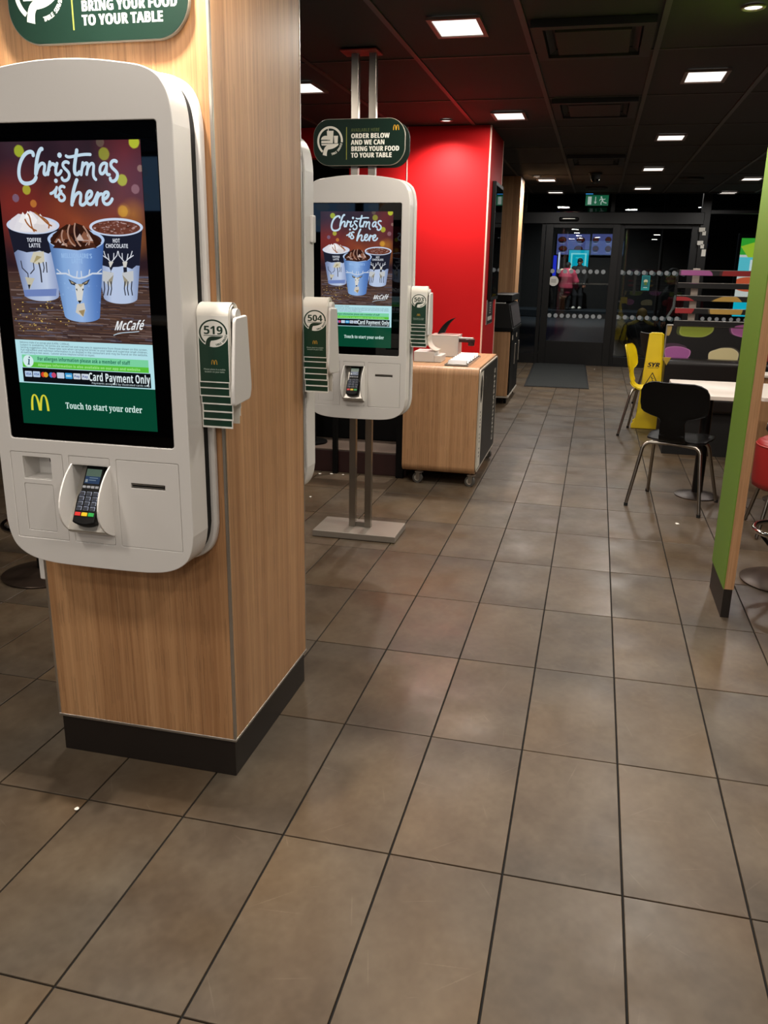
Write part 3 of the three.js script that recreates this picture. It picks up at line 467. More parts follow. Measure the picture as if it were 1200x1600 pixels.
function hangCards(k, s, num, flip, labels) {
  const xc = s * (0.2795 + 0.0455), w = 0.084;
  labels.forEach((label, i) => {
    const r = 0.0315 - i * 0.0015, yb = i === 0 ? 0.511 : 0.4955 - (i - 1) * 0.0205, yt = 0.677, t = 0.001;
    const sh = new THREE.Shape(); const z = 0.053;
    sh.moveTo(z + r, yb); sh.lineTo(z + r, yt); sh.absarc(z, yt, r, 0, Math.PI, false); sh.lineTo(z - r, yb + 0.006); sh.lineTo(z - r + t, yb + 0.006); sh.lineTo(z - r + t, yt); sh.absarc(z, yt, r - t, Math.PI, 0, true); sh.lineTo(z + r - t, yb); sh.closePath();
    const c = thing('table_number_card', label, 'number card', [0, 0, 0], 0, `table number cards hanging under card ${num}`);
    k.updateMatrixWorld(true); c.applyMatrix4(k.matrixWorld);
    const jit = (hash(i * 3 + num.charCodeAt(2), 5) - 0.5) * (i ? 0.007 : 0);
    mesh('folded_card', extrude(sh, w, 0, 14).rotateY(-Math.PI / 2), M.paper, c, [xc + w / 2 + jit, 0, 0]);
    const top = yt - 0.0, face = faceUV(box(w - 0.001, top - yb, 0.0006), -w / 2, -(top - yb) / 2, w / 2, (top - yb) / 2);
    const f = mesh('printed_face', face, i ? M.cardPlain : std(0xffffff, 0.4, { map: cardTex(num) }), c, [xc + jit, (top + yb) / 2, z + (flip ? -(r + 0.0004) : r + 0.0004)]);
    if (flip) f.rotation.y = Math.PI;
  });
}
M.cardPlain = std(0xffffff, 0.4, { map: cardBack });
const cardLabels = (n, where) => [`front white and green number card reading ${n} hanging ${where}`, ...['second', 'third', 'fourth', 'fifth', 'sixth', 'lowest'].map((o) => `${o} green-edged card down in the stack ${where}`)];
const kiosk1 = makeKiosk(); kiosk1.position.set(-1.4345, 0.700, -0.215); const proto = kiosk1.clone();
tag(kiosk1, 'large white ordering kiosk mounted on the near face of the oak pillar, screen lit', 'kiosk');
const kioskBack = proto.clone(); kioskBack.name = numbered('order_kiosk'); scene.add(kioskBack); kioskBack.position.set(-1.418, 0.690, -0.862); kioskBack.rotation.y = Math.PI; tag(kioskBack, 'white kiosk facing away on the rear of the oak pillar, only its flank visible', 'kiosk');
mesh('side_fin', moved(box(0.012, 0.088, 0.03, 0.004), -0.284, 0.927, 0.13), M.white, kioskBack);
const kiosk2 = proto.clone(); kiosk2.name = numbered('order_kiosk'); scene.add(kiosk2); kiosk2.position.set(-1.4175, 0, -2.70); tag(kiosk2, 'freestanding white ordering kiosk on twin steel poles with a flat base plate', 'kiosk');
for (const c of [...kiosk2.children]) c.position.y += 0.694;
{ // its stand, local to the kiosk
  const at = (x, y, z) => [x + 1.4175, y, z + 2.70];
  mesh('base_plate', box(0.487, 0.036, 0.285, 0.003), std(0x8f877d, 0.42, { metalness: 0.35 }), kiosk2, at(-1.4185, 0.021, -2.667));
  for (const x of [-1.4625, -1.370]) { mesh('lower_pole', box(0.037, 0.70, 0.037, 0.002), M.steel, kiosk2, at(x, 0.387, -2.672)); mesh('upper_pole', box(0.037, 0.63, 0.037, 0.002), M.steel, kiosk2, at(x, 2.225, -2.672)); }
  for (const y of [0.052]) mesh('cross_tie', box(0.06, 0.028, 0.012), M.brushed, kiosk2, at(-1.416, y, -2.672));
  mesh('ceiling_plate', box(0.19, 0.008, 0.13, 0.002), std(0x9b3a34, 0.5), kiosk2, at(-1.43, H - 0.006, -2.66));
}
addHolder(kiosk1, 1); addHolder(kiosk2, 1); kiosk2.children[kiosk2.children.length - 1].position.y = 0.694; addHolder(kioskBack, -1);
hangCards(kiosk1, 1, '519', false, cardLabels('519', 'on the nearest kiosk'));
hangCards(kioskBack, -1, '504', true, cardLabels('504', 'at the rear kiosk'));
{ const d = new THREE.Group(); d.position.set(-1.4175, 0.694, -2.70); scene.add(d); hangCards(d, 1, '503', false, cardLabels('503', 'on the kiosk with poles')); scene.remove(d); }

{ // counter and menu screens behind the camera
  const c = thing('service_counter', 'service counter behind the camera, outside the photograph', 'counter', [-2.3, 0, 5.0]);
  mesh('front', box(5.6, 0.98, 0.06), M.oak2, c, [0, 0.49, 0.3]); mesh('worktop', box(5.7, 0.04, 0.7, 0.01), M.tableTop, c, [0, 1.0, 0]); mesh('back_panel', box(5.6, 0.98, 0.04), M.dark, c, [0, 0.49, -0.28]);
  const mt = canvasTex(256, 144, (g, w, h) => { g.fillStyle = '#5a6ab8'; g.fillRect(0, 0, w, h); for (let i = 0; i < 8; i++) { g.fillStyle = ['#c86a3a', '#d8c8a0', '#8a3a2a', '#e0d8c8'][i % 4]; g.beginPath(); g.ellipse(36 + (i % 4) * 62, 40 + Math.floor(i / 4) * 66, 22, 16, 0, 0, 7); g.fill(); } });
  ['left-hand', 'second from left', 'third from left', 'right-hand'].forEach((n, i) => { const x = -4.55 + i * 1.5, o = thing('counter_menu_screen', `${n} lit menu screen above the counter behind the camera`, 'screen', [x, 2.24, 6.16], 0, 'menu screens above the counter'); mesh('case', box(1.42, 0.56, 0.06), M.black, o); mesh('picture', faceUV(box(1.36, 0.50, 0.004), -0.68, -0.25, 0.68, 0.25), unlitFill(mt, 0.22), o, [0, 0, -0.034], [0, Math.PI, 0]); for (const q of [-0.5, 0.5]) mesh('wall_bracket', box(0.08, 0.1, 0.49), M.frame, o, [q, 0, 0.27]); });
}
// order signs
function orderSign(label, pos, plates) {
  const w = 0.485, h = 0.222, t = 0.012, g = thing('order_sign', label, 'sign', pos);
  plates.forEach(([dx, dz], i) => {
    const edge = mesh(i ? 'rear_plate' : 'front_plate', extrude(roundRect(-w / 2, -h / 2, w / 2, h / 2, 0.085), t, 0.0015, 16), i ? M.darkGreen : M.plateEdge, g, [dx, 0, dz]);
    if (!i) mesh('printed_face', faceUV(extrude(roundRect(-w / 2 + 0.0025, -h / 2 + 0.0025, w / 2 - 0.0025, h / 2 - 0.0025, 0.083), 0.001, 0, 16), -w / 2, -h / 2, w / 2, h / 2), M.signPrint, edge, [0, 0, t]);
  });
  return g;
}
orderSign('dark green order sign on the oak pillar above the nearest kiosk, partly cropped', [-1.4125, 2.122, -0.213], [[0, 0]]);
const s2 = orderSign('dark green order sign hung on the twin steel poles above the freestanding kiosk', [-1.4285, 2.104, -2.632], [[0, 0.004], [0.0, -0.105]]);
mesh('clamp', box(0.15, 0.1, 0.008), M.dark, s2, [0.012, 0, -0.004]);

// ---------------------------------------------------------------- ceiling fittings
M.diffuser = new THREE.MeshStandardMaterial({ color: 0xffffff, emissive: new THREE.Color(1, 0.93, 0.85), emissiveIntensity: 1.6 });
M.lampFrame = std(0x6b5b55, 0.5);
{
  let proto2 = null;
  PANELS.forEach(([x, z, label], i) => {
    let c;
    if (!proto2) {
      c = proto2 = thing('ceiling_light', label, 'ceiling light');
      mesh('frame', join([moved(box(0.235, 0.012, 0.02), 0, 0, 0.147), moved(box(0.235, 0.012, 0.02), 0, 0, -0.147), moved(box(0.02, 0.012, 0.274), 0.1075, 0, 0), moved(box(0.02, 0.012, 0.274), -0.1075, 0, 0)]), M.lampFrame, c);
      mesh('diffuser', box(0.195, 0.006, 0.274), M.diffuser, c, [0, 0.003, 0]);
    } else { c = proto2.clone(); c.name = numbered('ceiling_light'); scene.add(c); }
    tag(c, label || 'square ceiling light panel outside the photograph, over the seating or behind the camera, some added as fill', 'ceiling light', label ? 'recessed ceiling light panels' : 'ceiling light panels out of view'); c.position.set(x, H - 0.004, z);
  });
  SPOTS.forEach(([x, z, label]) => {
    const c = thing('downlight', label, 'downlight', [x, H, z], 0, 'small round downlights');
    mesh('trim_ring', new THREE.TorusGeometry(0.042, 0.006, 8, 28).rotateX(Math.PI / 2), M.lampFrame, c, [0, -0.002, 0]);
    mesh('lamp_face', moved(cyl(0.034, 0.008, 24), 0, 0, 0), M.diffuser, c, [0, 0.002, 0]);
  });
}
{
  const ventAt = (z, label) => {
    const c = thing('air_vent', label, 'air vent', [-0.3, H, z], 0, 'square ceiling air vents');
    const w = 0.53, d = 0.62;
    mesh('outer_frame', join([moved(box(w, 0.03, 0.05), 0, 0, d / 2 - 0.025), moved(box(w, 0.03, 0.05), 0, 0, -d / 2 + 0.025), moved(box(0.05, 0.03, d - 0.1), w / 2 - 0.025, 0, 0), moved(box(0.05, 0.03, d - 0.1), -w / 2 + 0.025, 0, 0)]), M.ceilingBlack, c, [0, -0.012, 0]);
    mesh('centre_plate', box(w - 0.2, 0.02, d - 0.2, 0.004), M.ceiling, c, [0, -0.016, 0]);
    for (const [x, zz, ww, dd] of [[0, d / 2 - 0.07, w - 0.1, 0.03], [0, -d / 2 + 0.07, w - 0.1, 0.03], [w / 2 - 0.07, 0, 0.03, d - 0.1], [-w / 2 + 0.07, 0, 0.03, d - 0.1]]) mesh('flap', moved(box(ww, 0.004, dd), 0, 0, 0, xx(zz), 0, zx(x)), M.blackMat, c, [x, -0.004, zz]);
  };
  const xx = (z) => Math.sign(z) * 0.5, zx = (x) => -Math.sign(x) * 0.5;
  ventAt(-2.58, 'largest dark square air vent in the ceiling, nearest the camera'); ventAt(-4.36, 'dark square air vent second from the camera'); ventAt(-7.17, 'smallest dark square air vent, farthest along the ceiling');
  const cam = thing('dome_camera', 'small black dome security camera on the ceiling before the exit sign', 'security camera', [-0.31, H, -8.42]);
  mesh('mount', cyl(0.075, 0.02, 28), M.ceilingBlack, cam, [0, -0.01, 0]); mesh('housing', cyl(0.05, 0.05, 24, 0.06), M.blackMat, cam, [0, -0.04, 0]); mesh('dome', new THREE.SphereGeometry(0.048, 24, 12, 0, 6.283, Math.PI / 2, Math.PI / 2), M.glassBlack, cam, [0, -0.062, 0]);
  for (const [x, z, l] of [[0.77, -9.1, 'flat round ceiling speaker right of the walkway lights'], [-0.3, -10.2, 'flat round ceiling speaker just before the exit sign']]) { const s = thing('ceiling_speaker', l, 'speaker', [x, H, z], 0, 'round ceiling speakers'); mesh('rim', new THREE.TorusGeometry(0.13, 0.012, 8, 36).rotateX(Math.PI / 2), M.ceilingBlack, s, [0, -0.004, 0]); mesh('grille', cyl(0.125, 0.01, 36), M.blackMat, s, [0, -0.005, 0]); }
  const ex = thing('exit_sign', 'green exit sign with running figure, arrow and white door, hung before the doors', 'exit sign', [-0.29, 2.445, -10.98 - 0.12]);
  const exTex = canvasTex(384, 168, (g, w, h) => {
    g.fillStyle = '#0f7a52'; g.fillRect(0, 0, w, h); g.fillStyle = '#dff2e6'; g.fillRect(38, 22, 62, 128);
    g.fillRect(160, 24, 12, 90); g.beginPath(); g.moveTo(138, 100); g.lineTo(166, 142); g.lineTo(194, 100); g.lineTo(178, 108); g.lineTo(154, 108); g.fill();
    g.beginPath(); g.arc(262, 32, 14, 0, 7); g.fill(); g.strokeStyle = '#dff2e6'; g.lineCap = g.lineJoin = 'round'; const l = (wd, ...p) => { g.lineWidth = wd; g.beginPath(); p.forEach(([x, y], i) => i ? g.lineTo(x, y) : g.moveTo(x, y)); g.stroke(); };
    l(24, [272, 58], [284, 92]); l(12, [270, 56], [244, 66], [238, 88]); l(12, [280, 58], [304, 72], [326, 62]); l(14, [284, 94], [262, 116], [264, 148]); l(14, [286, 94], [312, 118], [350, 126]);
  });
  mesh('sign_panel', faceUV(box(0.315, 0.138, 0.012), -0.1575, -0.069, 0.1575, 0.069), new THREE.MeshStandardMaterial({ color: 0x102018, roughness: 0.3, emissive: 0xffffff, emissiveMap: exTex, emissiveIntensity: 0.42 }), ex, [0, -0.008, 0]);
  mesh('housing', box(0.33, 0.026, 0.04, 0.004), M.frameLight, ex, [0, 0.075, 0]); mesh('light_strip', box(0.1, 0.008, 0.012), new THREE.MeshStandardMaterial({ color: 0x000000, emissive: 0x3aa8ff, emissiveIntensity: 1.2 }), ex, [-0.11, 0.078, 0.026]);
  for (const x of [-0.12, 0.12]) mesh('hanger', cyl(0.004, 0.25, 8), M.frameLight, ex, [x, 0.2, 0]);
}

// ---------------------------------------------------------------- red wall block, its panel and the alcove on the left
{
  const w = structure('wall_red');
  const xa = -2.17, xm = -1.70, xb = -1.06, z0 = -5.85, z1 = -5.0;
  for (const [a, b] of [[xa, xm], [xm, xb]]) mesh('red_panel', box(b - a - 0.005, H, 0.02), M.red, w, [(a + b) / 2, H / 2, z1 - 0.01]);
  mesh('red_panel', box(0.02, H, z1 - z0 - 0.004), M.red, w, [xb - 0.008, H / 2, (z0 + z1) / 2 - 0.02]);
  mesh('core', box(xb - xa - 0.06, H, z1 - z0 - 0.05), M.dark, w, [(xa + xb) / 2, H / 2, (z0 + z1) / 2]);
  mesh('corner_trim', box(0.013, H, 0.013, 0.003), M.redTrim, w, [xb + 0.001, H / 2, z1 - 0.003]);
  mesh('joint_trim', box(0.006, H, 0.006), M.redTrim, w, [xm, H / 2, z1 + 0.001]); mesh('far_trim', box(0.013, H, 0.013, 0.003), M.redTrim, w, [xb, H / 2, z0 - 0.003]);
  const b = structure('wall_bulkhead'); mesh('red_panel', box(4.2, 0.22, 0.12), M.red, b, [-4.27, 2.42, -5.02]);
  const scr = thing('wall_screen', 'tall black dark screen mounted on the side of the red wall', 'screen', [-1.058, 1.70, -5.50]);
  mesh('housing', box(0.03, 0.92, 0.52, 0.005), M.black, scr, [0.015, 0, 0]); mesh('glass', box(0.002, 0.86, 0.46), M.glassBlack, scr, [0.031, 0, 0]);
  const nt = thing('wall_notice', 'small black framed notice below the dark screen on the red wall', 'notice', [-1.055, 1.145, -5.43]);
  mesh('frame', box(0.008, 0.20, 0.39, 0.001), std(0x8f8580, 0.5), nt);
  const ntt = canvasTex(256, 128, (g, w2, h2) => { g.fillStyle = '#0c0a0a'; g.fillRect(0, 0, w2, h2); g.strokeStyle = '#b8b0a8'; g.lineWidth = 5; g.strokeRect(96, 14, 66, 56); g.fillStyle = '#b8b0a8'; g.fillRect(112, 26, 34, 6); g.fillRect(112, 40, 34, 6); g.fillRect(112, 54, 34, 6); g.fillRect(24, 88, 190, 22); });
  const nf = moved(box(0.38, 0.19, 0.002), 0, 0, 0); faceUV(nf, -0.19, -0.095, 0.19, 0.095); mesh('print', nf, std(0xffffff, 0.5, { map: ntt }), nt, [0.005, 0, 0], [0, Math.PI / 2, 0]);
  // dark alcove: far wall, low step and bench front
  shell('wall_alcove', box(4.2, H, 0.12), M.wallDark, [-4.27, H / 2, -8.0]);
  const st = thing('low_step', 'low dark red step along the base of the wall, behind the kiosk poles', 'step', [-2.60, 0, -4.42]);
  mesh('riser', box(2.3, 0.165, 0.72, 0.004), std(0x2a0d0a, 0.5), st, [0, 0.0825, 0]); mesh('tread', box(2.3, 0.012, 0.72, 0.003), std(0x5a4c42, 0.6), st, [0, 0.171, 0]);
  const bk = thing('banquette', 'black bench front standing on the low step behind the kiosk', 'bench', [-2.3, 0.178, -4.66]);
  mesh('plinth', box(1.7, 0.42, 0.40, 0.01), M.black, bk, [0, 0.21, 0]); mesh('cushion', box(1.7, 0.1, 0.42, 0.03), M.leather, bk, [0, 0.47, 0]);
  const tb = thing('high_table', 'dark table with square black legs behind the freestanding kiosk', 'table', [-1.745, 0, -4.03]);
  mesh('table_top', box(0.58, 0.03, 0.12, 0.006), M.black, tb, [0, 0.70, 0.0]); for (const x of [-0.24, 0.255]) mesh('leg', box(x < 0 ? 0.037 : 0.055, 0.69, 0.037, 0.003), M.black, tb, [x, 0.345, 0]);
  const pt = thing('pedestal_table', 'round black pedestal base on the dark step at left of the kiosk poles', 'table', [-2.25, 0.178, -4.24]);
  mesh('base_disc', cyl(0.13, 0.012, 32), M.black, pt, [0, 0.006, 0]); mesh('column', cyl(0.045, 0.5, 20), M.black, pt, [0, 0.26, 0]); mesh('top', cyl(0.2, 0.025, 32), M.black, pt, [0, 0.52, 0]);
}

// ---------------------------------------------------------------- condiment cart
const lathed = (pts, n = 28) => new THREE.LatheGeometry(pts.map(([x, y]) => new THREE.Vector2(x, y)), n);
function caster(parent, x, z) {
  const c = new THREE.Group(); c.name = 'caster'; c.position.set(x, 0, z); c.rotation.y = 1.25; parent.add(c);
  mesh('wheel', moved(cyl(0.037, 0.022, 24), 0, 0.037, 0, 0, 0, Math.PI / 2), std(0x55524d, 0.5), c); mesh('hub', moved(cyl(0.022, 0.026, 18), 0, 0.037, 0, 0, 0, Math.PI / 2), M.pale, c);
  mesh('fork', join([moved(box(0.004, 0.05, 0.03), 0.016, 0.055, 0.008), moved(box(0.004, 0.05, 0.03), -0.016, 0.055, 0.008), moved(box(0.046, 0.008, 0.046), 0, 0.082, 0.01)]), M.alu, c);
}
const cartSide = canvasTex(1024, 640, (g, w, h) => {                  // black boards, pale front strip with oval slot, worn lettering
  g.fillStyle = '#141617'; g.fillRect(0, 0, w, h); g.fillStyle = '#e0dacc'; g.fillRect(10, 8, 168, h - 16);
  g.fillStyle = '#0c0c0c'; g.beginPath(); g.ellipse(98, 120, 56, 88, 0, 0, 7); g.fill();
  g.fillStyle = '#20201e'; for (let i = 0; i < 13; i++) if (i !== 5 && i !== 9) g.fillRect(74 + 10 * hash(i, 1), 262 + i * 24, 40 - 14 * hash(i, 2), 8 + 7 * hash(i, 3));
  g.save(); g.translate(918, 590); g.rotate(-Math.PI / 2); fitText(g, 'CONDIMENTS', 0, 0, 530, 'bold 110px sans-serif', '#d6d2c6'); g.restore();
  g.fillStyle = '#8a8a84'; g.beginPath(); g.arc(330, 70, 9, 0, 7); g.fill(); g.fillStyle = '#22252a'; for (let i = 0; i < 4; i++) g.fillRect(300 + i * 130, 10, 3, h - 20);
});
{
  const w = 0.536, y0 = 0.088, y1 = 0.842, d = 1.09, cx = -1.179, zf = -3.90;
  const c = thing('condiment_cart', 'oak trolley on castors with rounded top edge and black lettered side, before the red wall', 'trolley', [cx, 0, zf - d / 2]);
  const prof = (o) => roundRect(-d / 2 + o, y0 + o, d / 2 - o, y1 - o, 0.055 - o * 0.8);
  const s = prof(0); s.holes.push(prof(0.022));
  const sh = extrude(s, w - 0.012, 0.002, 10).rotateY(Math.PI / 2).translate(-w / 2, 0, 0);
  const p = planar(sh, 1, 2.6, 0.2, 0.1); const pp = p.attributes.position, nn = p.attributes.normal, uvs = p.attributes.uv;
  for (let i = 0; i < pp.count; i++) { const run = Math.abs(nn.getX(i)) > 0.7 ? [pp.getZ(i), pp.getY(i)] : [pp.getX(i), Math.abs(nn.getY(i)) > 0.7 ? pp.getZ(i) : pp.getY(i)]; uvs.setXY(i, run[0] + 0.61, run[1] / 2.6 + 0.1); }
  mesh('oak_wrap', p, M.oak2, c);
  const side = extrude(prof(0.02), w - 0.03).rotateY(Math.PI / 2).translate(-w / 2 + 0.008, 0, 0); mesh('inner_cabinet', side, M.charcoal, c);
  const edge = prof(0.014); edge.holes.push(prof(0.024)); mesh('pale_edge', extrude(edge, 0.008).rotateY(Math.PI / 2), M.pale, c, [w / 2 - 0.0095, 0, 0]);
  const lp = extrude(prof(0.026), 0.004).rotateY(Math.PI / 2); const q = lp.attributes.position, uv = new Float32Array(q.count * 2); for (let i = 0; i < q.count; i++) { uv[2 * i] = 0.5 - q.getZ(i) / (d - 0.05); uv[2 * i + 1] = (q.getY(i) - y0 - 0.026) / (y1 - y0 - 0.052); } lp.setAttribute('uv', new THREE.BufferAttribute(uv, 2));
  mesh('lettered_panel', lp, std(0xffffff, 0.45, { map: cartSide }), c, [w / 2 - 0.0062, 0, 0]);
  for (const x of [-0.155, 0.225]) for (const z of [-0.46, 0.51]) caster(c, x, z);
  const T = y1;
  // things on the cart
  const nb = thing('napkin_dispenser', 'white boxy dispenser with red-tinted top on the back of the trolley', 'dispenser', [-1.285, T, -4.66]);
  mesh('case', box(0.215, 0.155, 0.20, 0.006), M.white, nb, [0, 0.0775, 0]); mesh('lid', box(0.217, 0.008, 0.2, 0.003), std(0xc9c0b8, 0.15), nb, [0, 0.158, 0]);
  const arm = new THREE.Shape(); arm.moveTo(0, 0); arm.lineTo(0.055, 0.01); arm.bezierCurveTo(0.07, 0.06, 0.1, 0.1, 0.135, 0.125); arm.bezierCurveTo(0.08, 0.115, 0.03, 0.07, 0, 0);
  mesh('black_lever', extrude(arm, 0.05, 0.004), M.black, nb, [-0.07, 0.162, -0.05]);
  mesh('side_arm', join([moved(box(0.12, 0.026, 0.05, 0.004), 0.165, 0.122, 0.03), moved(box(0.045, 0.03, 0.04, 0.006), 0.20, 0.098, 0.03)]), std(0x3a1512, 0.35), nb); mesh('arm_strip', box(0.11, 0.008, 0.03, 0.002), M.paper, nb, [0.16, 0.141, 0.03]);
  const lb = thing('lid_holder', 'low white box holder with a curved clear scoop, on the left of the trolley', 'holder', [-1.345, T, -4.24]);
  mesh('case', join([moved(box(0.15, 0.075, 0.2, 0.005), -0.01, 0.0375, 0), moved(box(0.05, 0.05, 0.2, 0.005), 0.09, 0.025, 0)]), M.white, lb);
  const scp = []; for (let i = 0; i <= 12; i++) { const a = Math.PI + i / 12 * Math.PI / 2; scp.push([Math.cos(a) * 0.075, Math.sin(a) * 0.075]); } for (let i = 12; i >= 0; i--) { const a = Math.PI + i / 12 * Math.PI / 2; scp.push([Math.cos(a) * 0.07, Math.sin(a) * 0.07]); }
  mesh('clear_scoop', extrude(shapeOf(scp), 0.16), std(0xd9d2c6, 0.2), lb, [0.085, 0.155, -0.06]);
  mesh('scoop_wall', box(0.004, 0.09, 0.16), std(0xd9d2c6, 0.2), lb, [0.012, 0.195, 0.02]);
  const cols = [0x6f6a66, 0xcfc8c4, 0x7c767a, 0xd8cfc0, 0x8a3a34];
  const rack = thing('sachet_rack', 'shallow wire rack set in the trolley top holding rows of sachets', 'rack', [-1.09, T, -4.30]);
  mesh('tray_base', box(0.158, 0.003, 0.67), M.charcoal, rack, [0, 0.002, 0.0075]);
  for (let i = 0; i < 8; i++) mesh('divider', box(0.16, 0.014, 0.003, 0.001), M.alu, rack, [0, 0.008, 0.34 - i * 0.095]);
  for (const x of [-0.08, 0.08]) mesh('side_rail', box(0.004, 0.012, 0.67), M.alu, rack, [x, 0.007, 0.0075]);
  for (let i = 0; i < 7; i++) { const o = tag(mesh('sachet', box(0.135, 0.046, 0.008, 0.003), std(cols[i % 5], 0.35), null, [-1.09, T + 0.020, -4.30 + 0.292 - i * 0.095], [-0.95, 0, 0]), `${['first', 'second', 'third', 'fourth', 'fifth', 'sixth', 'last'][i]} sachet from the front in the rack on the oak trolley`, 'sachet', 'sachets in the trolley rack'); }
}

// ---------------------------------------------------------------- oak column and waste station
{
  const c = structure('column'); const x0 = -1.362, x1 = -1.175, z1 = -8.68, z0 = -9.15, hy = H;
  mesh('oak_panel', planar(moved(box(x1 - x0, hy, 0.02), (x0 + x1) / 2, hy / 2, z1 - 0.01), 1, 2.6, 0.3, 0), M.oak2, c);
  mesh('edge_panel', planar(moved(box(0.03, hy, z1 - z0), x1 + 0.01, hy / 2, (z0 + z1) / 2 - 0.01), 1, 2.6, 0.7, 0), std(0xffffff, 0.4, { map: oakTex2 }), c);
  mesh('core', box(x1 - x0 - 0.02, hy, z1 - z0 - 0.04), M.dark, c, [(x0 + x1) / 2, hy / 2, (z0 + z1) / 2 - 0.01]);
  const b = thing('waste_station', 'oak waste bin station with black doors and sloping black tray hood, before the doors', 'bin', [-1.165, 0, -8.27]);
  const zf = 0.52, zb = -0.52;
  mesh('oak_end', planar(moved(box(0.22, 0.72, 0.03, 0.004), -0.03, 0.455, zf - 0.015), 1, 2.6, 0.15, 0.1), M.oak2, b);
  mesh('carcass', box(0.20, 0.72, 1.0), M.charcoal, b, [-0.03, 0.455, -0.01]);
  for (const z of [0.24, -0.25]) { const dr = mesh('door', box(0.012, 0.70, 0.48, 0.003), M.black, b, [0.088, 0.455, z]); mesh('handle', box(0.014, 0.24, 0.02, 0.005), M.alu, dr, [0.012, 0.08, -0.18]); mesh('label_plate', box(0.004, 0.05, 0.06), M.pale, dr, [0.009, 0.29, 0.15]); }
  mesh('base_rail', box(0.24, 0.025, 1.03, 0.004), M.pale, b, [-0.025, 0.086, 0]);
  for (const z of [0.42, -0.42]) for (const x of [-0.1, 0.05]) mesh('castor', moved(cyl(0.037, 0.03, 18), x, 0.037, z, 0, 0, Math.PI / 2), M.black, b);
  mesh('worktop', box(0.27, 0.035, 1.06, 0.005), M.black, b, [-0.025, 0.835, 0]);
  const hood = shapeOf([[-0.15, 0.853], [0.10, 0.853], [0.045, 1.12], [-0.15, 1.12]]);
  mesh('hood', extrude(hood, 0.98, 0.003), M.blackMat, b, [0, 0, -0.47]); 
  mesh('sloping_flap', moved(box(0.008, 0.24, 0.92), 0.081, 0.99, 0.0, 0, 0, 0.2), std(0x3a3638, 0.4), b);
  mesh('tray_cap', box(0.22, 0.075, 0.9, 0.008), M.black, b, [-0.04, 1.178, 0]); for (const z of [0.3, -0.3]) mesh('cap_post', box(0.03, 0.03, 0.03), M.black, b, [-0.09, 1.13, z]);
  mesh('small_tray', box(0.11, 0.008, 0.05, 0.002), M.paper, b, [-0.05, 1.125, 0.46]);
  mesh('pedal', box(0.05, 0.12, 0.05, 0.006), M.black, b, [-0.13, 0.30, 0.545]);
}

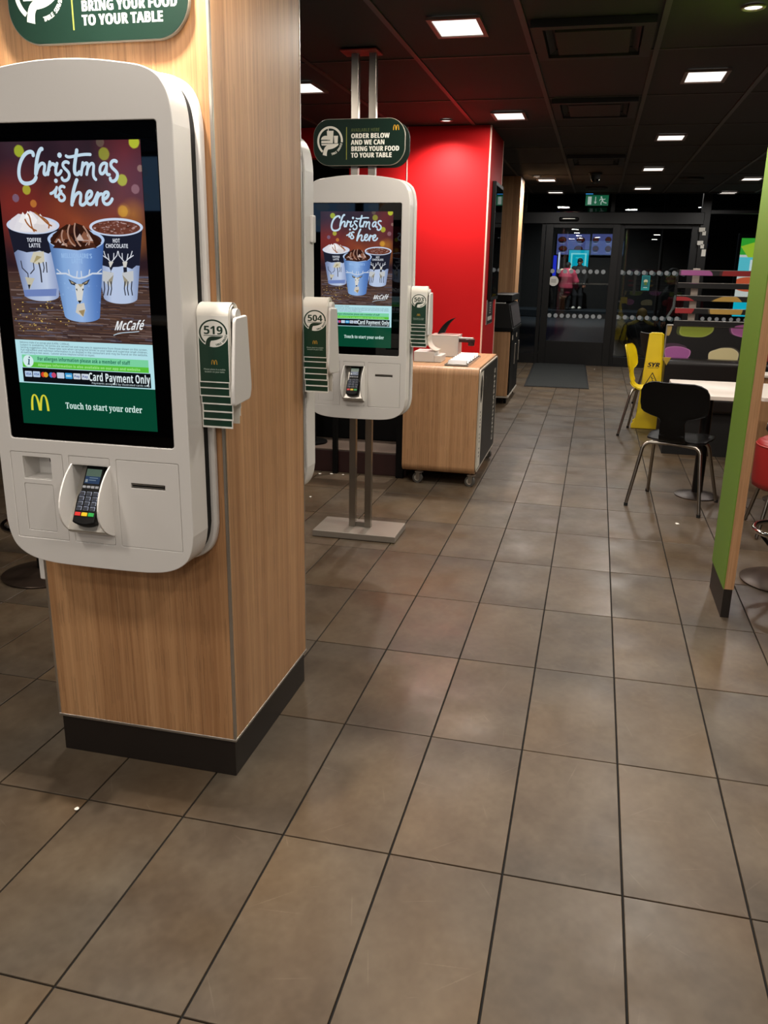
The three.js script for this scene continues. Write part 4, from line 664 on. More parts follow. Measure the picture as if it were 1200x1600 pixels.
// ---------------------------------------------------------------- glass front with sliding doors
const ZD = -12.35;
{
  const d = structure('door_1');
  mesh('header_beam', box(2.7, 0.17, 0.14, 0.006), M.frame, d, [-0.055, 2.265, ZD + 0.03]);
  const sen = mesh('motion_sensor', box(0.30, 0.062, 0.05, 0.025), M.black, d, [-0.70, 2.245, ZD + 0.12]); mesh('sensor_window', box(0.19, 0.012, 0.004, 0.002), M.alu, sen, [0, 0.006, 0.026]);
  mesh('jamb', box(0.06, 2.2, 0.10, 0.004), M.frame, d, [-1.08, 1.09, ZD]); mesh('jamb', box(0.13, 2.78, 0.12, 0.004), M.frame, d, [1.32, 1.38, ZD]);
  const leaf = (x0, x1, z, m) => { const l = new THREE.Group(); l.name = 'leaf'; d.add(l);
    mesh('stile', box(0.11, 2.18, 0.05, 0.003), m, l, [x0 + 0.055, 1.09, z]); mesh('stile', box(0.11, 2.18, 0.05, 0.003), m, l, [x1 - 0.055, 1.09, z]);
    mesh('top_rail', box(x1 - x0 - 0.22, 0.06, 0.05, 0.003), m, l, [(x0 + x1) / 2, 2.15, z]); mesh('bottom_rail', box(x1 - x0 - 0.22, z > ZD ? 0.37 : 0.14, 0.05, 0.003), m, l, [(x0 + x1) / 2, (z > ZD ? 0.37 : 0.14) / 2 + 0.005, z]);
    mesh('pane', box(x1 - x0 - 0.21, 1.98, 0.008), M.glass, l, [(x0 + x1) / 2, 1.15, z]); return l; };
  leaf(-1.04, 0.09, ZD + 0.03, M.frame); leaf(0.045, 1.26, ZD - 0.05, M.frame);
  const dots = (x0, x1, step, y, z) => { for (let x = x0; x < x1; x += step) mesh('safety_dot', moved(cyl(0.034, 0.002, 16), 0, 0, 0, Math.PI / 2), M.dot, d, [x, y, z]); };
  for (const y of [1.465, 0.775]) { dots(-0.90, -0.05, 0.0985, y, ZD + 0.0365); dots(0.17, 1.15, 0.113, y, ZD - 0.044); dots(0.20, 1.15, 0.113, y - 0.012, ZD - 0.062); }
  mesh('door_track', box(2.3, 0.02, 0.16), M.frame, d, [0.15, 0.001, ZD]);
  const w1 = structure('window_1');                                      // transom lights above the doors
  for (const [a, b] of [[-6.3, -1.4], [-1.4, -0.05], [-0.05, 1.26], [1.26, 4.5]]) mesh('pane', box(b - a - 0.05, 0.42, 0.008), M.glass, w1, [(a + b) / 2, 2.57, ZD]);
  for (const x of [-1.4, -0.05]) mesh('mullion', box(0.06, 0.44, 0.08), M.frame, w1, [x, 2.57, ZD]); mesh('head', box(11, 0.06, 0.1), M.frame, w1, [-0.9, 2.80, ZD]);
  const w2 = structure('window_2');                                      // full-height glazing right of the doors
  mesh('pane', box(1.5, 2.30, 0.008), M.glass, w2, [2.15, 1.21, ZD]); mesh('pane', box(1.55, 2.30, 0.008), M.glass, w2, [3.72, 1.21, ZD]); for (const x of [2.92, 4.5]) mesh('mullion', box(0.06, 2.75, 0.09), M.frame, w2, [x, 1.37, ZD]); mesh('sill', box(3.2, 0.06, 0.1), M.frame, w2, [2.95, 0.03, ZD]); mesh('transom', box(3.2, 0.05, 0.09), M.frame, w2, [2.95, 2.36, ZD]);
  for (let x = 1.45; x < 2.8; x += 0.105) mesh('safety_dot', moved(cyl(0.03, 0.002, 16), 0, 0, 0, Math.PI / 2), M.dot, w2, [x, 0.79, ZD + 0.006]);
  const w3 = structure('window_3');                                      // narrow side glazing left of the doors
  mesh('pane', box(0.36, 2.30, 0.008), M.glass, w3, [-1.21, 1.21, ZD]); mesh('solid_panel', box(4.9, 2.36, 0.1), M.wallDark, w3, [-3.86, 1.18, ZD]); mesh('sill', box(0.4, 0.16, 0.09), M.frame, w3, [-1.21, 0.08, ZD]);
  const sk = thing('door_sticker', 'round white sticker at eye level on the left glass door', 'sticker', [-0.872, 1.312, ZD + 0.036]); sk.children; mesh('disc', moved(cyl(0.078, 0.002, 32), 0, 0, 0, Math.PI / 2), std(0xcfcbc2, 0.7), sk); for (let i = 0; i < 3; i++) mesh('print_line', box(0.08, 0.008, 0.001), std(0x777570, 0.8), sk, [0, 0.022 - i * 0.02, 0.0014]);
  const cy = thing('door_poster', 'small teal drinks poster stuck on the right glass door', 'poster', [0.549, 1.31, ZD - 0.043]); const ct = canvasTex(96, 160, (g, w, h) => { g.fillStyle = '#149a9a'; g.fillRect(0, 0, w, h); g.fillStyle = '#0b6f74'; g.fillRect(8, 8, w - 16, h - 40); g.fillStyle = '#d8d8b0'; g.beginPath(); g.ellipse(48, 62, 24, 20, 0, 0, 7); g.fill(); g.fillStyle = '#5a7a2a'; g.fillRect(32, 70, 32, 34); g.fillStyle = '#bfe4e0'; g.fillRect(26, 126, 44, 8); }); mesh('sheet', faceUV(box(0.125, 0.225, 0.002), -0.0625, -0.1125, 0.0625, 0.1125), std(0xffffff, 0.6, { map: ct }), cy);
  [[1.285, 2.075, 'upper'], [1.28, 1.885, 'middle'], [1.345, 1.77, 'lowest']].forEach(([x, y, n], i) => { const o = thing('frame_piece', `${n} of three flat white pieces on the dark frame right of the doors`, 'label', [x, y, ZD + 0.062]); mesh('sheet', i < 2 ? join([moved(box(0.085, 0.06, 0.002), 0, 0.03, 0), moved(box(0.05, 0.06, 0.002), 0.035, -0.02, 0)]) : box(0.06, 0.10, 0.002), M.paper, o); });  // flat white shapes set on the door frame
  const mat = thing('door_mat', 'large charcoal entrance mat lying on the tiles before the glass doors', 'mat', [-0.64, 0, -10.85], 0.028);
  mesh('rubber_edge', box(0.84, 0.008, 2.9, 0.003), M.rubber, mat, [0, 0.004, 0]); mesh('pile', box(0.79, 0.012, 2.85, 0.004), std(0x1b1e1d, 0.95), mat, [0, 0.006, 0]);
}

// ---------------------------------------------------------------- beyond the glass
{
  const g = structure('pavement'); mesh('slab', box(40, 0.1, 20), std(0x1a2026, 0.45), g, [0, -0.07, -22.5]); mesh('kerb', box(40, 0.2, 12), std(0x1c2228, 0.5), g, [0, 0.1, -32.6]);
  const f = structure('wall_opposite'); mesh('facade', box(40, 6, 0.2), std(0x070707, 0.9), f, [0, 3.2, -28.745]);
  const menu = (seedN) => canvasTex(256, 160, (c, w, h) => { c.fillStyle = '#7f86d8'; c.fillRect(0, 0, w, h); let s = seedN; const r = () => (s = (s * 16807) % 2147483647) / 2147483647; for (let i = 0; i < 4; i++) { const x = 40 + (i % 2) * 130 + r() * 30, y = 45 + Math.floor(i / 2) * 70; c.fillStyle = '#3a2420'; c.beginPath(); c.ellipse(x, y, 34, 24, 0, 0, 7); c.fill(); c.fillStyle = '#6a3a2a'; c.beginPath(); c.ellipse(x, y - 8, 28, 14, 0, 0, 7); c.fill(); c.fillStyle = '#8a2a2a'; c.fillRect(x - 26, y + 2, 52, 6); c.fillStyle = '#c8ccf4'; c.fillRect(x - 20, y + 26, 40, 6); } });
  const board = (x, w, y, h, t, l) => { const o = thing('menu_board', l, 'screen', [x, y, -28.6], 0, 'lit menu screens beyond the doors'); mesh('case', box(w + 0.05, h + 0.05, 0.08), M.black, o); mesh('picture', faceUV(box(w, h, 0.004), -w / 2, -h / 2, w / 2, h / 2), unlitFill(t, 0.4), o, [0, 0, 0.043]); };
  board(-1.09, 1.08, 2.30, 0.66, menu(11), 'left lit menu screen of burgers seen through the left glass door'); board(-0.09, 0.78, 2.31, 0.66, menu(77), 'right lit menu screen of burgers seen through the left glass door');
  const ct = canvasTex(96, 128, (c, w, h) => { c.fillStyle = '#00b8d0'; c.fillRect(0, 0, w, h); c.strokeStyle = '#8ff4f4'; c.lineWidth = 8; c.strokeRect(14, 24, w - 28, h); c.fillStyle = '#40d8e0'; c.fillRect(34, 46, 30, 10); });
  const cd = thing('cyan_display', 'bright cyan display behind the two people beyond the doors', 'screen', [-0.87, 1.80, -28.3]); mesh('case', box(0.70, 0.66, 0.06), M.black, cd); mesh('stand', box(0.08, 1.30, 0.05), M.black, cd, [0, -0.95, -0.02]); mesh('foot', box(0.4, 0.03, 0.3), M.black, cd, [0, -1.585, 0]); mesh('picture', faceUV(box(0.65, 0.62, 0.004), -0.325, -0.31, 0.325, 0.31), unlitFill(ct, 1.0), cd, [0, 0, 0.033]);
  for (const [x, y, w, h, c, k, l] of [[-1.64, 1.60, 0.11, 0.66, 0x2038ff, 0.7, 'blue upright light strip left of the person in pink'], [-1.51, 1.72, 0.06, 0.62, 0xd8e0ff, 1.1, 'white upright light strip left of the cyan display']]) { const o = thing('light_strip', l, 'light strip', [x, y, -28.2]); mesh('tube', box(w, h, 0.05, 0.01), new THREE.MeshStandardMaterial({ color: 0, emissive: c, emissiveIntensity: k }), o); mesh('backing', box(w + 0.02, h / 2 + y - 0.2, 0.02), M.black, o, [0, h / 2 - (h / 2 + y - 0.2) / 2, -0.04]); }
  const st = thing('added_street_lamp', 'added fill lamp for the pavement and people outside, above the view', 'lamp', [-0.6, 4.6, -25.6]); mesh('lamp_head', box(0.5, 0.08, 0.3, 0.02), M.dark, st); mesh('lamp_glass', box(0.4, 0.01, 0.24), new THREE.MeshStandardMaterial({ color: 0, emissive: 0xcfe0ff, emissiveIntensity: 2 }), st, [0, -0.045, 0]); mesh('post', cyl(0.05, 4.6, 12), M.dark, st, [2.2, -2.3, 0]); mesh('bracket', box(2.2, 0.06, 0.06), M.dark, st, [1.1, 0.05, 0]);  // unseen lamp added to light the pavement and the people
  const sl = new THREE.SpotLight(0xece8e2, 105, 0, 1.0, 0.7, 2); sl.name = 'added_street_lamp_light'; sl.position.set(-0.6, 4.52, -25.6); sl.target.position.set(-0.9, 0, -26.6); sl.castShadow = true; scene.add(sl, sl.target); sl.target.name = 'added_street_lamp_target';
  const dt = canvasTex(128, 192, (c, w, h) => { c.fillStyle = '#e8e4dc'; c.fillRect(0, 0, w, h); c.fillStyle = '#3fb83a'; c.fillRect(0, 0, w, 40); c.fillStyle = '#b8d838'; c.beginPath(); c.moveTo(0, 20); c.lineTo(60, 0); c.lineTo(30, 60); c.fill(); c.fillStyle = '#6ad8e4'; c.fillRect(0, 46, w, 44); c.fillStyle = '#f0f8f8'; c.fillRect(26, 52, w - 50, 30); c.fillStyle = '#1a3a7a'; c.fillRect(20, 82, w - 30, 6); c.fillStyle = '#e2603c'; c.beginPath(); c.ellipse(30, 112, 40, 18, 0, 0, 7); c.fill(); c.fillStyle = '#f4ded0'; c.fillRect(40, 120, w, 18); c.fillStyle = '#18c8e0'; c.fillRect(0, 148, w, 44); });
  const dp = thing('advert_totem', 'tall bright digital advert outside, at the right edge behind the slatted screen', 'display', [2.45, 0, -13.52]); mesh('cabinet', box(0.92, 2.12, 0.14, 0.02), M.black, dp, [0, 1.05, 0]); mesh('picture', faceUV(box(0.84, 1.24, 0.004), -0.42, -0.62, 0.42, 0.62), unlitFill(dt, 1.0), dp, [0.005, 1.41, 0.073]);
}

{ // lamp and canopy added outside the doors to brighten the people there
  const c = thing('added_canopy_light', 'added square fill lamp with its canopy just outside the doors, above the view', 'lamp', [0.5, 2.92, -14.6]);
  mesh('added_canopy_board', box(3.2, 0.06, 1.6), M.dark, c, [0, 0.05, 0.6]); mesh('lamp_face', box(0.3, 0.02, 0.3), M.diffuser, c, [0, 0.008, 0]); for (const x of [-1.5, 1.5]) mesh('added_canopy_arm', box(0.05, 0.05, 2.2), M.dark, c, [x, 0.1, 1.15]);
  const l = new THREE.RectAreaLight(COOL, 70, 0.28, 0.28); l.name = 'added_canopy_lamp'; l.position.set(0.5, 2.915, -14.6); l.lookAt(0.5, 0, -14.6); scene.add(l);
}

// ---------------------------------------------------------------- people
function field(caps, k, cell, mat) {                                    // smooth union of tapered capsules -> geometry
  let lo = new THREE.Vector3(9, 9, 9), hi = new THREE.Vector3(-9, -9, -9);
  for (const [a, b, ra, rb] of caps) { for (const [p, r] of [[a, ra], [b, rb]]) { lo.min(new THREE.Vector3(p[0] - r, p[1] - r, p[2] - r)); hi.max(new THREE.Vector3(p[0] + r, p[1] + r, p[2] + r)); } }
  const c = lo.clone().add(hi).multiplyScalar(0.5), s = Math.max(hi.x - lo.x, hi.y - lo.y, hi.z - lo.z) / 2 + 4 * cell, n = Math.ceil(2 * s / cell);
  const mc = new MarchingCubes(n, mat, false, false, 60000); mc.isolation = 0; mc.field.fill(-1);
  const pre = caps.map(([a, b, ra, rb]) => { const d = [b[0] - a[0], b[1] - a[1], b[2] - a[2]]; return [a, d, d[0] * d[0] + d[1] * d[1] + d[2] * d[2] || 1e-9, ra, rb]; });
  const x0 = Math.floor((lo.x - c.x) / s * n / 2 + n / 2) - 2, x1 = Math.ceil((hi.x - c.x) / s * n / 2 + n / 2) + 2, z0 = Math.floor((lo.z - c.z) / s * n / 2 + n / 2) - 2, z1 = Math.ceil((hi.z - c.z) / s * n / 2 + n / 2) + 2;
  for (let z = Math.max(0, z0); z < Math.min(n, z1); z++) for (let y = 0; y < n; y++) for (let x = Math.max(0, x0); x < Math.min(n, x1); x++) {
    const px = (x - n / 2) / (n / 2) * s + c.x, py = (y - n / 2) / (n / 2) * s + c.y, pz = (z - n / 2) / (n / 2) * s + c.z; let sum = 0;
    for (const [a, d, dd, ra, rb] of pre) { const ex = px - a[0], ey = py - a[1], ez = pz - a[2]; let t = (ex * d[0] + ey * d[1] + ez * d[2]) / dd; t = t < 0 ? 0 : t > 1 ? 1 : t; const q = Math.hypot(ex - d[0] * t, ey - d[1] * t, ez - d[2] * t) - (ra + (rb - ra) * t); sum += Math.exp(-q / k); }
    mc.field[x + y * n + z * n * n] = k * Math.log(sum + 1e-30);
  }
  mc.update();
  const p = new Float32Array(mc.positionArray.slice(0, mc.count * 3)), q = new Float32Array(mc.normalArray.slice(0, mc.count * 3));
  for (let i = 0; i < p.length; i += 3) { p[i] = p[i] * s + c.x; p[i + 1] = p[i + 1] * s + c.y; p[i + 2] = p[i + 2] * s + c.z; }
  const g = new THREE.BufferGeometry(); g.setAttribute('position', new THREE.BufferAttribute(p, 3)); g.setAttribute('normal', new THREE.BufferAttribute(q, 3)); g.setAttribute('uv', new THREE.BufferAttribute(new Float32Array(p.length / 3 * 2), 2));
  g.computeVertexNormals(); return g;
}
function handCaps(w, dir, side, up) {                                    // palm, four curled fingers and a thumb
  const D = V3(dir).normalize(), S = V3(side).normalize(), U = V3(up).normalize(), o = V3(w), at = (a, b, c) => o.clone().addScaledVector(D, a).addScaledVector(S, b).addScaledVector(U, c).toArray(), out = [];
  for (const b of [-0.026, -0.009, 0.009, 0.026]) out.push([at(0.0, b * 0.6, 0), at(0.075, b, 0), 0.014, 0.012]);
  [[-0.027, 0.05], [-0.009, 0.066], [0.009, 0.07], [0.027, 0.06]].forEach(([b, l]) => { out.push([at(0.075, b, 0), at(0.075 + l * 0.55, b * 1.05, -0.012), 0.0095, 0.0085], [at(0.075 + l * 0.55, b * 1.05, -0.012), at(0.075 + l * 0.8, b * 1.05, -0.04), 0.0085, 0.007]); });
  out.push([at(0.02, 0.03, -0.005), at(0.055, 0.056, -0.018), 0.013, 0.011], [at(0.055, 0.056, -0.018), at(0.088, 0.058, -0.032), 0.0105, 0.0085]); return out;
}
function person(label, pos, turn, o) {
  const g = thing('person', label, 'person', pos, turn), j = o.j, s = o.skin;
  const head = [[[j.head[0], j.head[1] + 0.03, j.head[2] - 0.012], [j.head[0], j.head[1] + 0.045, j.head[2] - 0.025], 0.083, 0.083], [[j.head[0], j.head[1] - 0.04, j.head[2] + 0.03], [j.head[0], j.head[1] - 0.075, j.head[2] + 0.045], 0.058, 0.04], [[j.head[0], j.head[1] - 0.005, j.head[2] + 0.08], [j.head[0], j.head[1] - 0.03, j.head[2] + 0.097], 0.011, 0.015], [[j.head[0] - 0.02, j.head[1] - 0.062, j.head[2] + 0.074], [j.head[0] + 0.02, j.head[1] - 0.062, j.head[2] + 0.074], 0.009, 0.009], [[j.head[0] - 0.078, j.head[1] - 0.01, j.head[2] - 0.015], [j.head[0] - 0.083, j.head[1] + 0.02, j.head[2] - 0.02], 0.013, 0.016], [[j.head[0] + 0.078, j.head[1] - 0.01, j.head[2] - 0.015], [j.head[0] + 0.083, j.head[1] + 0.02, j.head[2] - 0.02], 0.013, 0.016]];
  const hg = field([...head, [j.neck, [j.head[0], j.head[1] - 0.05, j.head[2] - 0.015], 0.058, 0.054]], 0.008, 0.0075, s);
  const body = [[j.neck, j.chest, 0.06, 0.13], [j.chest, j.hip, 0.135, 0.14]];
  for (const q of ['L', 'R']) { const e = j['elbow' + q], w = j['wrist' + q], sh = j['shoulder' + q]; body.push([j.chest, sh, 0.1, 0.06], [sh, e, 0.055, 0.043], [e, w, 0.043, 0.03], [j.hip, j['hip' + q], 0.1, 0.085], [j['hip' + q], j['knee' + q], 0.085, 0.055], [j['knee' + q], j['ankle' + q], 0.055, 0.038]); }
  const parts = [field(body, 0.02, 0.016, s), hg];
  for (const q of ['L', 'R']) { const e = V3(j['elbow' + q]), w = V3(j['wrist' + q]), d = w.clone().sub(e).normalize(); const side = new THREE.Vector3(0, 0, 1).cross(d); if (side.length() < 0.2) side.set(1, 0, 0); const up = d.clone().cross(side); parts.push(field(handCaps(w.toArray(), d.toArray(), side.toArray(), up.toArray()), 0.004, 0.0055, s)); }
  mesh('body', join(parts), s, g);
  for (const [name, caps, k, m] of o.clothes(j)) mesh(name, field(caps, k, name === 'hair' ? 0.01 : 0.015, m), m, g);
  for (const x of [-0.03, 0.03]) mesh('eye', new THREE.SphereGeometry(0.011, 12, 8), std(0x100c0a, 0.3), g, [j.head[0] + x, j.head[1] + 0.005, j.head[2] + 0.07]);
  return g;
}
const legs = (j, r) => ['L', 'R'].flatMap((q) => [[j.hip, j['hip' + q], 0.12 * r, 0.1 * r], [j['hip' + q], j['knee' + q], 0.098 * r, 0.075 * r], [j['knee' + q], j['ankle' + q], 0.072 * r, 0.06 * r]]);
const arms = (j, r) => ['L', 'R'].flatMap((q) => [[j.chest, j['shoulder' + q], 0.12 * r, 0.08 * r], [j['shoulder' + q], j['elbow' + q], 0.08 * r, 0.066 * r], [j['elbow' + q], j['wrist' + q], 0.064 * r, 0.05 * r]]);
const shoes = (j) => ['L', 'R'].map((q) => [[j['ankle' + q][0], j['ankle' + q][1] - 0.04, j['ankle' + q][2] - 0.03], [j['ankle' + q][0], j['ankle' + q][1] - 0.05, j['ankle' + q][2] + 0.15], 0.05, 0.042]);
const hairCap = (j, m, down = 0) => ['hair', [[[j.head[0], j.head[1] + 0.06, j.head[2] - 0.03], [j.head[0], j.head[1] + 0.065, j.head[2] + 0.005], 0.085, 0.082], [[j.head[0], j.head[1] + 0.02, j.head[2] - 0.05], [j.head[0], j.head[1] - down, j.head[2] - 0.06], 0.078, 0.06]], 0.01, m];
{
  const stand = { head: [0, 1.51, 0.02], neck: [0, 1.38, -0.01], chest: [0, 1.2, 0], hip: [0, 0.86, 0], shoulderL: [0.18, 1.3, 0], shoulderR: [-0.18, 1.3, 0], elbowL: [0.24, 1.04, 0.02], elbowR: [-0.24, 1.04, 0.02], wristL: [0.22, 0.82, 0.12], wristR: [-0.22, 0.82, 0.12], hipL: [0.09, 0.82, 0], hipR: [-0.09, 0.82, 0], kneeL: [0.1, 0.46, 0.03], kneeR: [-0.1, 0.46, 0.01], ankleL: [0.11, 0.09, -0.01], ankleR: [-0.1, 0.09, 0.0] };
  const navy = std(0x0b0b0d, 0.8), jeans = std(0x0e1016, 0.85), white = std(0xe2ddd0, 0.6), hair = std(0x080605, 0.7), pink = std(0xb03a52, 0.75), cream = std(0xd8c8ae, 0.9), blond = std(0x8a6a34, 0.7), mustard = std(0x86702a, 0.85);
  // the man looks down towards the person in pink
  person('standing man in dark jacket and pale trainers beyond the left glass door', [-0.80, 0.2, -27.95], -0.25, { skin: M.skin, j: { ...stand, elbowR: [-0.26, 1.06, 0.08], wristR: [-0.16, 1.16, 0.27] }, clothes: (j) => [['jacket', [[j.neck, j.chest, 0.09, 0.165], [j.chest, [0, 0.8, 0], 0.165, 0.17], ...arms(j, 1.05)], 0.025, navy], ['trousers', legs(j, 1), 0.02, jeans], ['shoes', shoes(j), 0.01, white], hairCap(j, hair)] });
  person('person in a pink padded coat with cream collar, back turned, beyond the left door', [-1.17, 0.2, -27.15], Math.PI - 0.5, { skin: M.skinPale, j: { ...stand, head: [0, 1.37, 0.04], neck: [0, 1.24, 0], chest: [0, 1.06, 0], shoulderL: [0.2, 1.15, 0], shoulderR: [-0.2, 1.15, 0], elbowL: [0.3, 0.9, 0.06], elbowR: [-0.3, 0.9, 0.06], wristL: [0.26, 0.72, 0.2], wristR: [-0.26, 0.76, 0.2], hip: [0, 0.74, 0], hipL: [0.09, 0.72, 0], hipR: [-0.09, 0.72, 0], kneeL: [0.1, 0.4, 0.02], kneeR: [-0.1, 0.4, 0.02] }, clothes: (j) => [['coat', [[[0, 1.16, 0], j.chest, 0.17, 0.26], [j.chest, [0, 0.76, -0.02], 0.26, 0.235], [[0, 0.70, -0.02], [0, 0.60, -0.02], 0.235, 0.20], ...arms(j, 1.5)], 0.02, pink], ['collar', [[[-0.17, 1.235, -0.06], [0.17, 1.235, -0.06], 0.06, 0.06], [[-0.17, 1.235, -0.06], [-0.12, 1.22, 0.1], 0.06, 0.05], [[0.17, 1.235, -0.06], [0.12, 1.22, 0.1], 0.06, 0.05]], 0.02, cream], ['trousers', legs(j, 0.95), 0.02, jeans], ['shoes', shoes(j), 0.01, jeans], hairCap(j, hair, 0.06)] });
  person('person in a black jacket with a white sleeve stripe outside, left of the slatted screen', [1.04, 0, -13.25], -1.35, { skin: M.skin, j: { ...stand, head: [0, 1.40, 0.03], neck: [0, 1.26, -0.01], chest: [0, 1.08, 0], shoulderL: [0.17, 1.16, 0], shoulderR: [-0.17, 1.16, 0], elbowL: [0.22, 0.9, 0.03], elbowR: [-0.22, 0.9, 0.03], wristL: [0.2, 0.72, 0.14], wristR: [-0.2, 0.72, 0.14], hip: [0, 0.78, 0], hipL: [0.09, 0.75, 0], hipR: [-0.09, 0.75, 0], kneeL: [0.1, 0.42, 0.03], kneeR: [-0.1, 0.42, 0.01] }, clothes: (j) => [['jacket', [[[0, 1.2, -0.01], j.chest, 0.1, 0.155], [j.chest, [0, 0.72, 0], 0.155, 0.15], ...arms(j, 1.0)], 0.025, std(0x0c0c0e, 0.8)], ['sleeve_stripe', [[[0.225, 1.19, 0.02], [0.285, 0.92, 0.05], 0.024, 0.022], [[0.285, 0.92, 0.05], [0.255, 0.76, 0.13], 0.022, 0.018]], 0.01, white], ['trousers', legs(j, 0.95), 0.02, jeans], ['shoes', shoes(j), 0.01, jeans], hairCap(j, hair, 0.02)] });
  person('person with fair hair and mustard collar sitting outside, back to the right glass door', [0.62, 0, -13.9], Math.PI, { skin: M.skinPale, j: { head: [0, 0.72, 0.03], neck: [0, 0.58, 0], chest: [0, 0.44, 0], hip: [0, 0.16, 0], shoulderL: [0.19, 0.52, 0], shoulderR: [-0.19, 0.52, 0], elbowL: [0.25, 0.3, 0.1], elbowR: [-0.25, 0.3, 0.1], wristL: [0.16, 0.26, 0.3], wristR: [-0.16, 0.26, 0.3], hipL: [0.1, 0.13, 0.02], hipR: [-0.1, 0.13, 0.02], kneeL: [0.16, 0.32, 0.36], kneeR: [-0.16, 0.32, 0.36], ankleL: [0.14, 0.09, 0.62], ankleR: [-0.14, 0.09, 0.62] }, clothes: (j) => [['coat', [[j.neck, j.chest, 0.09, 0.2], [j.chest, [0, 0.22, 0], 0.2, 0.19], ...arms(j, 1.2)], 0.03, std(0x0d0c0c, 0.8)], ['collar', [[[-0.2, 0.56, -0.05], [0.2, 0.56, -0.05], 0.06, 0.06], [[-0.1, 0.6, -0.04], [0.1, 0.6, -0.04], 0.06, 0.06]], 0.02, mustard], ['trousers', legs(j, 0.9), 0.02, jeans], ['shoes', shoes(j), 0.01, jeans], hairCap(j, blond, 0.1)] });
}

// ---------------------------------------------------------------- seating on the right
const dotTex = (W, Hh, list) => canvasTex(512, Math.round(512 * Hh / W), (g, w, h) => {
  g.fillStyle = '#0d0b0b'; g.fillRect(0, 0, w, h);
  for (const [x, y, rx, ry, c, rim, ox, oy] of list) { const k = w / W, blob = (a, b, p, q, col) => { g.fillStyle = col; g.beginPath(); for (let i = 0; i <= 40; i++) { const t = i / 40 * 6.2832, e = 1 + 0.05 * Math.sin(3 * t + x * 9) + 0.03 * Math.sin(5 * t + y * 5), sx = Math.sign(Math.cos(t)) * Math.pow(Math.abs(Math.cos(t)), 0.72), sy = Math.sign(Math.sin(t)) * Math.pow(Math.abs(Math.sin(t)), 0.72); g.lineTo((a + p * e * sx) * k, h - (b + q * e * sy) * k); } g.fill(); };
    blob(x + ox, y + oy, rx, ry, rim); blob(x, y, rx * 1.04, ry * 1.05, '#c98ab4'.slice(0, 0) + c[1]); blob(x, y, rx * 0.96, ry * 0.95, c[0]); }
});
